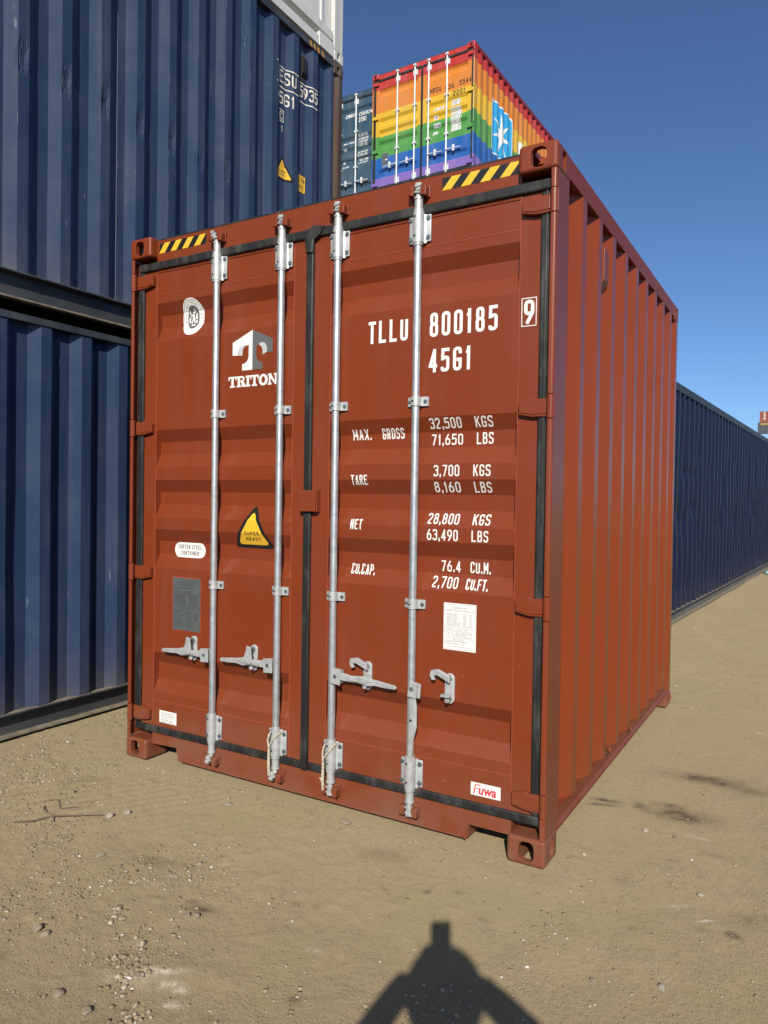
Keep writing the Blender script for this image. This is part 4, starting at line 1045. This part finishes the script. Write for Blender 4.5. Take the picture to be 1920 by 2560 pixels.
R0 = random.Random(21); m_chip = plain('chipped_paint_edge', (.50, .24, .17, 1), .6)
for dr_, xa_, xb_ in ((dL, .02, 1.15), (dR, 1.30, 2.41)):
    d = Decal('front', Prof([(0, .0492), (.32, .0492), (.333, .0492), (.336, .052), (2.57, .052), (2.58, .0492), (9, .0492)]) if False else DP, .0030)
    for k in range(34):
        x, z = R0.uniform(xa_, xb_), R0.choice((R0.uniform(.18, .8), R0.uniform(.2, 2.7))); r_ = R0.uniform(.0008, .0022)
        d.pg([(x-r_, z), (x, z-r_*R0.uniform(.6, 2)), (x+r_, z), (x+r_*.3, z+r_*R0.uniform(.6, 2.4))])
    d.build('paint_chips', m_chip, dr_)['kind'] = 'stuff'
# -- ropes tied round the lower brackets
def rope(x, variant):
    b = MB(); y = .028; base = []
    if variant == 0:
        base = [(x+.030, .035, .318), (x+.020, .004, .300), (x+.002, -.004, .276), (x-.014, -.003, .252), (x-.022, .002, .232), (x-.026, .004, .205), (x-.027, .004, .17), (x-.026, .004, .13), (x-.024, .005, .098)]
        base2 = [(x-.026, .035, .318), (x-.030, .012, .300), (x-.030, .002, .275), (x-.024, .000, .250), (x-.019, .002, .230), (x-.020, .003, .205), (x-.020, .004, .17), (x-.019, .004, .13), (x-.018, .006, .10)]
    else:
        base = [(x+.030, .035, .324), (x+.026, .006, .312), (x+.014, -.003, .290), (x-.006, -.005, .268), (x-.024, .000, .250), (x-.028, .002, .226), (x-.030, .003, .19), (x-.032, .003, .155), (x-.030, .004, .12), (x-.028, .005, .095)]
        base2 = [(x-.026, .035, .320), (x-.031, .012, .300), (x-.031, .003, .270), (x-.028, .001, .245), (x-.024, .002, .220), (x-.025, .003, .19), (x-.026, .004, .16), (x-.026, .005, .13), (x-.027, .006, .10)]
    def strand(pts, r, off, turns):
        P = [Vector(p) for p in pts]; out = []
        N = 60
        for i in range(N+1):
            t = i/N*(len(P)-1); k = min(int(t), len(P)-2); q = P[k].lerp(P[k+1], t-k); a = off+turns*2*math.pi*i/N
            out.append(q+Vector((math.cos(a)*r, math.sin(a)*r, math.cos(a)*r*.4)))
        b.tube(out, r*1.05, 6)
    for o_ in (0, math.pi): strand(base, .0026, o_, 9); strand(base2, .0024, o_, 8)
    if variant == 1: b.ball((x-.031, .003, .140), .008, 0, 2, (1, 1, .8)); b.ball((x-.028, .004, .103), .006, 0, 2, (1, 1, 1.3)); [b.tube([(x-.030, .003, .145), (x-.040-.004*math.cos(k), -.002, .150+.006*math.sin(k*2))], .0016, 5) for k in range(4)]
    return b
o = rope(BARS[1], 0).build('rope', m_rope, None, smooth=60); tag(o, 'twisted pale rope looped round the lower bracket of the second locking bar from the left', 'rope', 'ropes tied to the locking bars')
o = rope(BARS[2], 1).build('rope', m_rope, None, smooth=60); tag(o, 'knotted pale rope looped round the lower bracket of the third locking bar from the left', 'rope', 'ropes tied to the locking bars')

# ================================================================= LEFT STACK
WL, LL = 2.438, 12.19
XS, YE = -.80, 3.275
def dent_fn(seed, amp=.004, spots=()):
    def f(t, z):
        v = amp*(math.sin(t*2.1+seed)*math.sin(z*1.7+seed*2)*.6+math.sin(t*6.3+z*2.9+seed)*.25+math.sin(t*1.1-z*5.3+seed*3)*.15)
        for (y, zz, ry, rz_, d) in spots: v -= d*math.exp(-((t-y)/ry)**2-((z-zz)/rz_)**2)
        return v
    return f
def stack_container(label, z0, Hh, mside, pw_start, spots, zb, zt, bottom, mr, mb, group='containers in the stack on the left'):
    r = root('shipping_container', label, 'container', (XS-WL, YE-LL, z0), 0, group)
    castings(r, WL, LL, Hh, mr, m_rustpost if z0 > 1 else None)
    off = pw_start+(-(YE-LL))
    posts(r, WL, LL, Hh, mr, door_end=False, m_end=m_rustpost if z0 > 1 else mr)
    pr = body(r, WL, LL, Hh, mside, mr, mr, (off, .294, .072, .066, .042, -.012), bottom=bottom, disp=dent_fn(z0+1, .003, spots), nz=44, zb=zb, zt=zt, mbot=mb)
    corr_wall('end_wall', Prof([(a, .012-b_) for a, b_ in corr_profile(.09, WL-.09, .2, .26, .09, .045, .04, 0).pts]), zb, zt, mside, r, along='x')
    return r, pr
D0 = -(YE-LL)
# the row of knocks along the upper one: (world y, z)
kn = []; KZ = (4.108, 4.106, 4.111, 4.104, 4.113, 4.077, 4.099)
for i in range(7):
    kn.append((-.150+.036+.294*i+D0, KZ[i]-2.632-.03, .026, .050, .024 if i < 5 else .014))
    kn.append((-.150+.036+.294*i+D0, KZ[i]-2.632+.05, .016, .050, .010))
kn.append((-.15+.036+.588+D0, 5.30-2.632, .02, .06, .012))
blue_lo, _ = stack_container('dark blue corrugated container on the ground, bottom of the left stack', .002, 2.560, m_blue_low, .015, [(D0-.3, 1.1, .2, .3, .01)], .150, 2.512, 'channel', m_bluerail, m_bluerail)
blue_hi, PB = stack_container('scuffed blue corrugated container with dented ribs, middle of the left stack', 2.632, 3.100, m_blue, -.150, kn, .172, 3.040, 'channel', m_bluerail, m_bluerail)
# print on the upper one
PBs = Prof([(a, WL+b_) for a, b_ in PB.pts]); yo, zo = D0, -2.632
def st_(s, y0, y1, z0, z1, t, gap=.3, extra=None, mat=m_ywhite): return txt(s, y0+yo, y1+yo, z0+zo, z1+zo, t, blue_hi, prof=PBs, plane='side', gap=gap, extra=extra, mat=mat)
st_('TESU', 2.275, 2.535, 5.175, 5.285, .013, .25)
st_('5', 2.578, 2.622, 5.175, 5.285, .010); st_('5935', 2.640, 2.860, 5.180, 5.290, .014, .25)
st_('45G1', 2.275, 2.510, 4.985, 5.095, .014, .25)
def fr(d):
    for z in (5.305, 5.128): d.rect(2.26+yo, 2.60+yo, z+zo, z+zo+.010)
    for z in (5.308, 5.135): d.rect(2.63+yo, 2.868+yo, z+zo, z+zo+.010)
    d.rect(2.345+yo, 2.41+yo, 4.83+zo, 4.838+zo); d.rect(2.345+yo, 2.41+yo, 4.93+zo, 4.938+zo); d.rect(2.402+yo, 2.41+yo, 4.838+zo, 4.93+zo)
d = Decal('side', PBs, .0012); fr(d); d.build('frame_lines', m_ywhite, blue_hi)
st_('C', 2.355, 2.392, 4.848, 4.920, .008); st_('1', 2.37, 2.40, 4.745, 4.80, .007)
d_ = tri_sticker(2.285+yo, 2.520+yo, 2.395+yo, 4.545+zo, 4.320+zo, PBs, blue_hi, plane='side')
d = Decal('side', PBs, .0012); d.pg(oblong(2.678+yo, 4.39+zo, .115, .165, .012), 0, 0); d.pg(oblong(2.678+yo, 4.39+zo, .104, .154, .010), 1, 1)
d.add(text_faces('2,9m', 2.632+yo, 2.726+yo, 4.405+zo, 4.450+zo, .006, .25), 0, 2); d.add(text_faces('9\'6"', 2.640+yo, 2.712+yo, 4.330+zo, 4.380+zo, .006, .25), 0, 2)
d.build('height_sticker', [m_blk, m_yel], blue_hi)
d = Decal('side', Prof([(0, WL-.004), (20, WL-.004)]), .001)
for i, a in enumerate((2.73, 2.79, 2.85, 2.92)): d.pg([(a+yo, 5.676+zo), (a+.030+yo, 5.676+zo), (a+.012+yo, 5.722+zo), (a-.018+yo, 5.722+zo)], 0, 0)
d.build('hazard_strip', [plain('worn_orange', (.62, .30, .05, 1), .6, 0, .4, 60)], blue_hi)
b = MB(); b.prism([(WL-.052, 5.36+zo), (WL-.024, 5.40+zo), (WL-.024, 5.53+zo), (WL-.052, 5.56+zo)], 'y', 2.652+yo, 2.716+yo, bev=.003); b.box(WL-.054, WL-.050, 2.644+yo, 2.726+yo, 5.33+zo, 5.585+zo, mi=1)
b.build('vent', [m_black, m_bluerail], blue_hi)
# chalky knocks: bare scratched edges around each dent
R = random.Random(9)
egg = [(-.55, 1.0), (-.50, .55), (-.80, .10), (-1.0, -.35), (-.85, -.75), (-.35, -1.0), (.30, -1.0), (.85, -.72), (1.0, -.30), (.78, .15), (.50, .60), (.55, 1.0)]
for i in range(7):
    yc, zc = -.150+.036+.294*i+yo, KZ[i]+zo; d = Decal('side', PBs, .0015)
    P = [Vector((yc+.030*a+R.uniform(-.002, .002), zc+.085*b_+R.uniform(-.004, .004))) for a, b_ in egg]
    for k in range(len(P)-1):
        if R.random() < (.85 if i < 5 else .4): ribbon(lambda q: d.items.append((q, 0, R.choice((0, 0, 1)))), [P[k], P[k+1]], False, R.uniform(.0012, .0030))
    for k in range(5):
        y = yc+R.uniform(-.03, .03); z = zc+R.uniform(-.15, .2); h_ = R.uniform(.01, .06); d.pg([(y, z), (y+.0015, z), (y+.002, z+h_), (y+.0005, z+h_)], R.choice((0, 1)), 1)
    d.build('scrape_mark', [m_scr, m_brust], blue_hi)
d = Decal('side', PBs, .0016)
for k in range(70):
    i = R.randrange(11); y = -.15+.294*i+yo+R.choice((0, .072))+R.uniform(-.0015, .001); z = R.uniform(3.1, 5.5)+zo; h_ = R.uniform(.02, .16)
    d.pg([(y, z), (y+R.uniform(.001, .003), z+.01), (y+R.uniform(.001, .0035), z+h_), (y, z+h_*.9)], R.choice((0, 1, 1)), 0)
d.build('scratches', [m_scr, m_brust], blue_hi)
for yy in (.6, 2.611): MB().box(WL-.0545, WL-.0520, yy+yo-.002, yy+yo+.002, .18, 3.03).build('weld_seam', m_scr, blue_hi)

# --- white reefer on top
wr = root('shipping_container', 'dirty white refrigerated container on top of the blue left stack', 'container', (XS-WL, YE-LL, 5.745), 0, 'containers in the stack on the left')
HW = 2.896
castings(wr, WL, LL, HW, m_wcont)
b = MB(); b.prism([(WL-.003, LL-.156), (WL-.003, LL-.02), (WL-.02, LL-.003), (WL-.1, LL-.003), (WL-.1, LL-.15)], 'z', CH, HW-CH, bev=0); b.build('corner_post', m_wcont, wr)
for x0_, y0_ in ((.003, .003), (WL-.1, .003), (.003, LL-.1)): MB().box(x0_, x0_+.097, y0_, y0_+.097, CH, HW-CH).build('corner_post', m_wcont, wr)
MB().box(WL-.050, WL-.012, CD, LL-CD-.24, .020, .105, .003).build('bottom_rail', m_wcont, wr)
MB().box(WL-.045, WL-.004, LL-CD-.239, LL-CD, .016, .150, .003).build('bottom_rail', m_wcont, wr)
b = MB(); b.prism([(WL-.085, .106), (WL-.075, .150), (WL-.014, .185), (WL-.014, .265), (WL-.055, .275), (WL-.085, .275)], 'y', CD, LL-CD-.01); b.build('side_moulding', m_wcont, wr)
MB().box(WL-.08, WL-.050, CD, LL-CD, .275, HW-.10, 0).build('side_wall', m_wcont, wr)
for i in range(22):
    y = LL-CD-.16-i*.52; MB().box(WL-.0495, WL-.034, y-.020, y+.020, .276, HW-.11, .004).build('panel_rib', m_wcont, wr)
MB().box(.02, WL-.081, .03, LL-.03, .04, HW-.02).build('body_shell', m_wcont, wr)
MB().box(WL-.07, WL-.004, CD, LL-CD, HW-.10, HW-.004).build('top_rail', m_wcont, wr)

# ================================================================= RIGHT CONTAINER
RA = math.radians(3.3)
rb_ = root('shipping_container', 'long dark navy corrugated container on the ground behind the red one', 'container', (0, 0, .002), -RA)
WR_, LR_, HR_ = 2.438, 12.19, 2.96
ax = Vector((math.cos(RA), -math.sin(RA), 0)); ay = Vector((math.sin(RA), math.cos(RA), 0))
side_pt = Vector((1.845, 6.7, 0)); o_ = side_pt-ax*WR_-ay*1.35; rb_.location = (o_.x, o_.y, .002)
castings(rb_, WR_, LR_, HR_, m_navyrail); posts(rb_, WR_, LR_, HR_, m_navyrail, door_end=False)
sp = [(R.uniform(1, 11), R.uniform(.3, 2.4), R.uniform(.05, .25), R.uniform(.08, .3), R.uniform(.015, .036)) for _ in range(60)]+[(1.6, .45, .12, .10, .03), (2.2, 1.9, .5, .05, .014), (3.6, 1.95, .12, .15, .02), (3.2, .9, .3, .1, .016), (1.9, 1.9, .3, .05, .014)]
body(rb_, WR_, LR_, HR_, m_navy2, m_navyrail, m_navy2, (.30, .300, .072, .072, .048, -.008), bottom='channel', disp=dent_fn(3, .006, sp), nz=36, zb=.150, zt=2.860, mbot=m_greyrail)
corr_wall('end_wall', Prof([(a, .012-b_) for a, b_ in corr_profile(.09, WR_-.09, .2, .26, .09, .045, .04, 0).pts]), .15, 2.86, m_navy2, rb_, along='x')

# ================================================================= RAINBOW STACK (behind)
RB = math.radians(1.8); HS = 2.591
ax2 = Vector((math.cos(RB), -math.sin(RB), 0)); ay2 = Vector((math.sin(RB), math.cos(RB), 0))
fr_corner = Vector((-2.728, 10.75, 0)); org = fr_corner-ax2*2.438
def small_cont(label, loc, rz, L_, H_, mp, mrail, hw, lab_extra=None, group=None, pw=None):
    r = root('shipping_container', label, 'container', loc, rz, group); W_ = 2.438
    castings(r, W_, L_, H_, mp); posts(r, W_, L_, H_, mp)
    end_frame(r, W_, H_, mp, False)
    pr = body(r, W_, L_, H_, mp, mrail, mp, pw or (.30, .278, .072, .068, .036, -.006), zb=.172, zt=H_-.095)
    return r, pr
rain, PRr = small_cont('rainbow striped container on top of the rear stack, with white star print on its side', (org.x, org.y, 8.06), -RB, 6.058, HS, m_rain, m_rainrail, m_galv)
m_barw = plain('bright_bar_paint', (.62, .63, .62, 1), .45, .1, .05)
(rl, rr), RP = doors(rain, 2.438, HS, m_rain, detail=False, barmat=m_barw, hwmat=m_barw)
kk = HS/2.893
zo = -8.06; xo = 5.165
RPc = Prof([(a, min(b_, .0485)) if b_ < .053 else (a, b_) for a, b_ in RP.pts])
def rt_(s, x0, x1, z0, z1, t, mat=m_blk, gap=.35): return txt(s, x0+xo-.0, x1+xo, z0+zo, z1+zo, t, rr, prof=RPc, mat=mat, gap=gap)
rt_('MRSU', -3.755, -3.50, 9.885, 9.985, .013); rt_('034', -3.40, -3.205, 9.865, 9.965, .013); rt_('5544', -3.08, -2.815, 9.880, 9.980, .013)
rt_('22G1', -3.225, -2.950, 9.706, 9.800, .013)
d = Decal('front', RP, .0012)
for x0_, x1_, z1_, s in ((-3.66, -3.43, 9.56, 'MAX GROSS'), (-3.67, -3.57, 9.40, 'TARE'), (-3.66, -3.50, 9.22, 'PAYLOAD'), (-3.68, -3.57, 9.07, 'CUBE')):
    d.rect(x0_+xo, x1_+xo, z1_-.055+zo, z1_+.022+zo, 0, 0); d.add(text_faces(s, x0_+xo+.01, x1_+xo-.01, z1_-.045+zo, z1_+.010+zo, .006), 1, 1)
for x0_, x1_, z1_, s in ((-3.26, -3.06, 9.62, '30480 KG'), (-3.26, -3.07, 9.56, '67200 LB'), (-3.27, -3.04, 9.45, '28130 KG'), (-3.27, -3.03, 9.37, '62457 LB'), (-3.27, -3.03, 9.28, '2350 KG'), (-3.27, -3.05, 9.20, '5180 LB'), (-3.26, -3.05, 9.12, '33.2 CUM'), (-3.26, -3.03, 9.04, '1175 CUF')):
    d.rect(x0_+xo, x1_+xo, z1_-.050+zo, z1_+.018+zo, 0, 0); d.add(text_faces(s, x0_+xo+.008, x1_+xo-.008, z1_-.042+zo, z1_+.008+zo, .006), 1, 1)
d.build('weight_panel', [m_white, m_ink], rr)
d = Decal('front', RP, .0012); d.rect(-4.93+xo, -4.77+xo, 8.68+zo, 8.93+zo, 0, 0); d.rect(-4.84+xo, -4.78+xo, 8.78+zo, 8.80+zo, 1, 1); d.build('approval_plate', [m_plate, m_white], rl)
# star print on the side (local y along container)
PS = Prof([(a, 2.438+b_) for a, b_ in PRr.pts]); dy = -10.75
d = Decal('side', PS, .0012)
def rsq(y0, y1, z0, z1, r_): return oblong((y0+y1)/2, (z0+z1)/2, y1-y0, z1-z0, r_, 5)
d.pg(rsq(11.62+dy, 12.74+dy, 8.83+zo, 9.955+zo, .10), 0, 0); d.pg(rsq(11.65+dy, 12.71+dy, 8.86+zo, 9.925+zo, .08), 1, 1)
cy_, cz_ = 12.18+dy, 9.36+zo
for i in range(7):
    t = math.pi/2+2*math.pi*i/7+.1; r0, r1 = .46, .13
    a1, a2 = t-math.pi/7, t+math.pi/7
    d.pg([(cy_, cz_), (cy_+r1*math.cos(a1), cz_+r1*math.sin(a1)), (cy_+r0*math.cos(t), cz_+r0*math.sin(t)), (cy_+r1*math.cos(a2), cz_+r1*math.sin(a2))], 0, 2)
d.build('star_print', [m_white, m_cyan], rain)
d = Decal('side', PS, .0012)
d.rect(13.14+dy, 13.34+dy, 8.85+zo, 9.66+zo); d.rect(13.78+dy, 13.98+dy, 8.85+zo, 9.66+zo)
d.pg([(13.34+dy, 9.66+zo), (13.56+dy, 9.15+zo), (13.56+dy, 8.9+zo), (13.34+dy, 9.35+zo)]); d.pg([(13.78+dy, 9.66+zo), (13.56+dy, 9.15+zo), (13.56+dy, 8.9+zo), (13.78+dy, 9.35+zo)])
d.build('lettering', m_white, rain)
# supporting containers below (mostly hidden)
def plain_cont(label, loc, rz, L_, H_, mp, group):
    r = root('shipping_container', label, 'container', loc, rz, group); W_ = 2.438
    pw = corr_profile(.16, L_-.16, .3, .278, .072, .068, .036, -.006)
    corr_wall('side_wall', Prof([(a, W_+b_) for a, b_ in pw.pts]), .16, H_-.1, mp, r); corr_wall('side_wall', pw, .16, H_-.1, mp, r, sign=-1)
    b = MB(); b.box(.01, W_-.01, .03, L_-.03, .16, H_-.01); 
    b = MB()
    for x0_ in (0, W_-.16):
        for y0_ in (0, L_-.16): b.box(x0_, x0_+.16, y0_, y0_+.16, 0, H_)
    b.build('corner_post', mp, r)
    b = MB(); b.box(.16, W_-.16, .04, .12, .02, H_-.01); b.build('door', mp, r)
    for i in range(4): MB().cyl((.45+.5*i, .02, .1), (.45+.5*i, .02, H_-.1), .017, 8).build('locking_bar', m_galv, r)
    MB().box(.16, W_-.16, L_-.12, L_-.04, .02, H_-.01).build('end_wall', mp, r)
    for x0_ in (.004, W_-.06):
        MB().box(x0_, x0_+.056, .16, L_-.16, H_-.1, H_-.005).build('top_rail', mp, r); MB().box(x0_, x0_+.056, .16, L_-.16, .02, .16).build('bottom_rail', mp, r)
    MB().box(.061, W_-.061, .12, L_-.12, H_-.04, H_-.015).build('roof_panel', mp, r)
    return r
gB = 'containers stacked behind the red one'
for i, (z_, h_, mm, s) in enumerate(((.0, 2.896, m_navy2, 'navy container on the ground under the rainbow one'), (2.896, 2.58, m_brown, 'brown container second from the ground under the rainbow one'), (5.476, 2.584, m_slate, 'slate grey container directly under the rainbow one'))):
    plain_cont(s, (org.x, org.y, z_), -RB, 6.058, h_, mm, gB)
rain['group'] = gB
# slate blue one with white numbers
KF = 1.0295
tealc, PT = small_cont('slate blue container with white numbers, top of the stack left of the rainbow one', (-5.174-2.438, 11.15, 8.055), 0, 6.058, HS, m_teal, m_teal, m_galv)
tealc['group'] = gB
(tl, tr), TP = doors(tealc, 2.438, HS, m_teal, detail=False, barmat=m_barw, hwmat=m_barw)
TPc = Prof([(a, .0480) if b_ < .053 else (a, b_) for a, b_ in TP.pts])
fx_ = lambda x: 3.341+(x-3.341)*KF+5.174+2.438
fz_ = lambda z: 1.469+(z-1.469)*KF-8.055
def ct(s, x0, x1, z0, z1, t=.0145, gap=.3): return txt(s, fx_(x0), fx_(x1), fz_(z0), fz_(z1), t, tr, prof=TPc, gap=gap)
ct('CMAU', -5.826, -5.600, 9.865, 9.965); ct('156824', -5.478, -5.13, 9.845, 9.945); ct('22G1', -5.480, -5.285, 9.718, 9.815)
for s, x0_, x1_, z1_ in (('MAX. GROSS', -5.88, -5.58, 9.35), ('TARE', -5.88, -5.79, 9.22), ('NET', -5.89, -5.83, 8.94), ('CU. CAP.', -5.89, -5.72, 8.83), ('30.480 KGS', -5.50, -5.25, 9.46), ('67.200 LBS', -5.50, -5.25, 9.39), ('2.230 KGS', -5.49, -5.25, 9.31), ('4.920 LBS', -5.49, -5.25, 9.24), ('28.250 KGS', -5.50, -5.25, 9.09), ('62.280 LBS', -5.50, -5.25, 9.02), ('33.2 CUM', -5.47, -5.25, 8.93), ('1.172 CUFT', -5.49, -5.25, 8.86)):
    ct(s, x0_, x1_, z1_-.05, z1_, .0085, .28)
for i, (mm, s) in enumerate(((m_slate, 'slate grey container on the ground, hidden stack behind the blue one'), (m_navy2, 'navy container second from the ground, hidden stack behind the blue one'), (m_brown, 'brown container under the slate blue one with white numbers'))):
    plain_cont(s, (-5.174-2.438, 11.15, 2.685*i), 0, 6.058, 2.680, mm, gB)

# ================================================================= FAR STACK
def far_cont(x, y, z, mp, label, text=None):
    r = root('shipping_container', label, 'container', (x, y, z), math.radians(0), 'containers in the distant stack at the right')
    Lx, H_ = 12.19, 2.591
    pw = corr_profile(.16, Lx-.16, .3, .278, .072, .068, .05, 0)
    corr_wall('side_wall', Prof([(a, -b_) for a, b_ in pw.pts]), .16, H_-.1, mp, r, along='x')
    b = MB(); b.box(0, Lx, .06, 2.438, 0, H_-.01); b.build('body_shell', mp, r)
    for x0_ in (0, Lx-.16): MB().box(x0_, x0_+.16, -.01, .0595, 0, H_).build('corner_post', mp, r)
    MB().box(.16, Lx-.16, -.005, .0595, H_-.1, H_).build('top_rail', mp, r); MB().box(.16, Lx-.16, -.005, .0595, 0, .16).build('bottom_rail', mp, r)
    if text == 'v':
        d = Decal('front', Prof([(0, -.004), (9, -.004)]), .002)
        for i, c in enumerate('HAMBURG'): d.add(text_faces(c, .85, 1.25, 2.25-i*.27, 2.45-i*.27, .07), 0)
        d.build('lettering', m_white, r)
    if text == 'h':
        d = Decal('front', Prof([(0, -.004), (9, -.004)]), .002); d.add(text_faces('SEACO', .60, 2.25, 2.0, 2.35, .085, .25), 0); d.build('lettering', m_yel, r)
fz = 24.08-2.591
far_cont(-9.14, 195.7, fz, m_brown, 'reddish brown container with white upright lettering, top of the distant stack', 'v')
far_cont(-9.50, 195.6, fz-2.62, m_slate, 'dark grey container with yellow lettering, second from the top of the distant stack', 'h')
colz = [(m_tan, 'pale orange container, third from the top of the distant stack'), (m_navy2, 'navy container, fourth from the top of the distant stack'), (m_brown, 'brown container, fifth from the top of the distant stack'), (m_slate, 'grey container, sixth from the top of the distant stack'), (m_teal, 'slate blue container, seventh from the top of the distant stack'), (m_brown, 'brown container, eighth from the top of the distant stack'), (m_navy2, 'navy container on the ground, bottom of the distant stack')]
for i, (mm, s) in enumerate(colz): far_cont(-7.3 if i == 0 else -9.3, 195.7, fz-2.62*(i+2)+.0, mm, s)

# ================================================================= litter
b = MB(); b.tube([(0, 0, .03), (.11, .01, .03), (.13, .01, .03), (.16, .012, .03)], [.03, .032, .014, .013], 10)
o = b.build('plastic_bottle', plain('teal_plastic', (.20, .42, .40, 1), .3), None, smooth=50); o.location = (2.40, 14.9, 0); o.rotation_euler = (0, 0, .5)
tag(o, 'crushed pale teal bottle on the dirt beside the long navy container', 'bottle')
b = MB(); b.tube([(0, 0, .02), (.15, .04, .05), (.26, .02, .015)], [.012, .014, .008], 6)
o = b.build('stick', m_twig, None, smooth=50); o.location = (2.12, 14.95, 0); tag(o, 'short dark stick lying beside the teal bottle', 'stick')

# ================================================================= PHOTOGRAPHER (behind the lens; throws the shadow)
back = Vector((-fwd.x, -fwd.y, 0)).normalized(); latv = Vector((rgt.x, rgt.y, 0)).normalized()
sback = Vector((-ANTI.x, -ANTI.y, 0)).normalized(); slat = Vector((sback.y, -sback.x, 0)); slat = -slat if slat.dot(latv) < 0 else slat
ph = root('phone', 'dark smartphone held upright in front of the photographer\'s face', 'phone', (CP.x, CP.y, CP.z))
zax = -fwd
b = MB(); b.box(-.034, .036, -.122, .030, .012, .020, .003); pm = b.build('phone_body', m_blk, ph)
b = MB(); b.box(-.012, .012, -.014, .012, .0080, .0118, .001); pl_ = b.build('lens_bump', m_black, ph)
rotm = Matrix((( r2.x, u2.x, -fwd.x), (r2.y, u2.y, -fwd.y), (r2.z, u2.z, -fwd.z)))
ph.rotation_euler = rotm.to_euler()
P0 = Vector((CP.x, CP.y, 0))
pc = P0+Vector((r2.x, r2.y, 0))*.001
def pp(bk, lat, z): q = pc+sback*bk+slat*lat; return Vector((q.x, q.y, z))
def skin_body(name, joints, edges, mat, rootv, parent=None, sub=2):
    me = bpy.data.meshes.new(name); me.from_pydata([tuple(j[0]) for j in joints], edges, []); o = mesh_obj(name, me, mat, parent)
    md = o.modifiers.new('skin', 'SKIN'); sv = me.skin_vertices[0].data
    for i, j in enumerate(joints): r_ = j[1]; sv[i].radius = r_ if isinstance(r_, tuple) else (r_, r_); sv[i].use_root = (i == rootv)
    md.use_smooth_shade = True; s_ = o.modifiers.new('sub', 'SUBSURF'); s_.levels = sub; s_.render_levels = sub
    dg = bpy.context.evaluated_depsgraph_get(); m2 = bpy.data.meshes.new_from_object(o.evaluated_get(dg)); o.modifiers.clear(); o.data = m2
    if not m2.materials: m2.materials.append(mat)
    return o
m_cloth = plain('dark_jacket_cloth', (.03, .035, .05, 1), .85); m_skin = plain('skin', (.45, .27, .19, 1), .5); m_hair = plain('dark_hair', (.03, .02, .015, 1), .6)
per = root('person', 'photographer in dark clothes standing behind the camera, arms raised to a phone', 'person', (pc+sback*.5).to_tuple())
BK = .47
J = [(pp(BK+.02, 0, .90), (.15, .11)), (pp(BK+.01, .01, 1.08), (.135, .10)), (pp(BK, .015, 1.22), (.155, .105)), (pp(BK, .018, 1.31), (.080, .07)), (pp(BK-.01, .02, 1.385), .056), (pp(BK-.03, .022, 1.49), (.078, .092)), (pp(BK-.03, .022, 1.585), (.068, .082)),
     (pp(BK, -.165, 1.265), .062), (pp(.33, -.325, 1.14), .052), (pp(.15, -.165, 1.290), .043), (pp(.065, -.088, 1.350), .038),
     (pp(BK, .190, 1.265), .062), (pp(.30, .440, 1.16), .056), (pp(.15, .235, 1.285), .048), (pp(.065, .098, 1.350), .040),
     (pp(BK+.02, -.095, .82), .088), (pp(BK-.01, -.11, .46), .058), (pp(BK+.03, -.115, .09), .042), (pp(BK-.12, -.13, .035), .034),
     (pp(BK+.02, .105, .82), .088), (pp(BK-.01, .12, .46), .058), (pp(BK+.03, .125, .09), .042), (pp(BK-.12, .14, .035), .034)]
Ed = [(0, 1), (1, 2), (2, 3), (3, 4), (4, 5), (5, 6), (2, 7), (7, 8), (8, 9), (9, 10), (2, 11), (11, 12), (12, 13), (13, 14), (0, 15), (15, 16), (16, 17), (17, 18), (0, 19), (19, 20), (20, 21), (21, 22)]
bd = skin_body('body', J, Ed, m_cloth, 0, per)
bd.location = -Vector(per.location)
# face, hair and hands
b = MB(); hc = pp(BK-.045, .022, 1.525); b.ball(hc, .085, 0, 3, (.92, 1.02, 1.22))
for s_ in (-1, 1): b.ball(pp(BK-.128, .022+.030*s_, 1.53), .011, 1, 2); b.ball(pp(BK-.04, .022+.082*s_, 1.515), .020, 0, 2, (.5, 1, 1.4))
b.ball(pp(BK-.140, .022, 1.50), .016, 0, 2, (.8, 1.1, 1.3)); b.ball(pp(BK-.128, .022, 1.465), .018, 2, 2, (1.3, .5, .35))
o = b.build('head', [m_skin, m_black, m_redink], per, smooth=60); o.location = -Vector(per.location)
b = MB(); b.ball(pp(BK-.005, .015, 1.545), .122, 0, 3, (1.0, 1.02, 1.0)); o = b.build('hair', m_hair, per, smooth=60); o.location = -Vector(per.location)
for s_ in (-1, 1):
    hp = Vector(pp(.045, .056*s_, 1.355)); jj = [(hp, (.020, .012)), (hp+Vector((0, 0, .055)), (.026, .012))]; ee = [(0, 1)]
    for f_, (dz, dl) in enumerate(((.062, 0), (.045, 0), (.028, 0), (.010, 0))):
        a = len(jj); st0 = hp+Vector((0, 0, dz))-back*(.004)
        p1 = st0-slat*s_*.012-back*.012; p2 = p1-slat*s_*.018+back*.002; jj += [(p1, .0085), (p2, .0075)]; ee += [(1 if f_ < 3 else 0, a), (a, a+1)]
    a = len(jj); jj += [(hp+Vector((0, 0, .05))+sback*.008-slat*s_*.020, .009), (hp+Vector((0, 0, .075))+sback*.000-slat*s_*.034, .008)]; ee += [(0, a), (a, a+1)]
    h_ = skin_body('hand', jj, ee, m_skin, 0, per, 1); h_.location = -Vector(per.location)
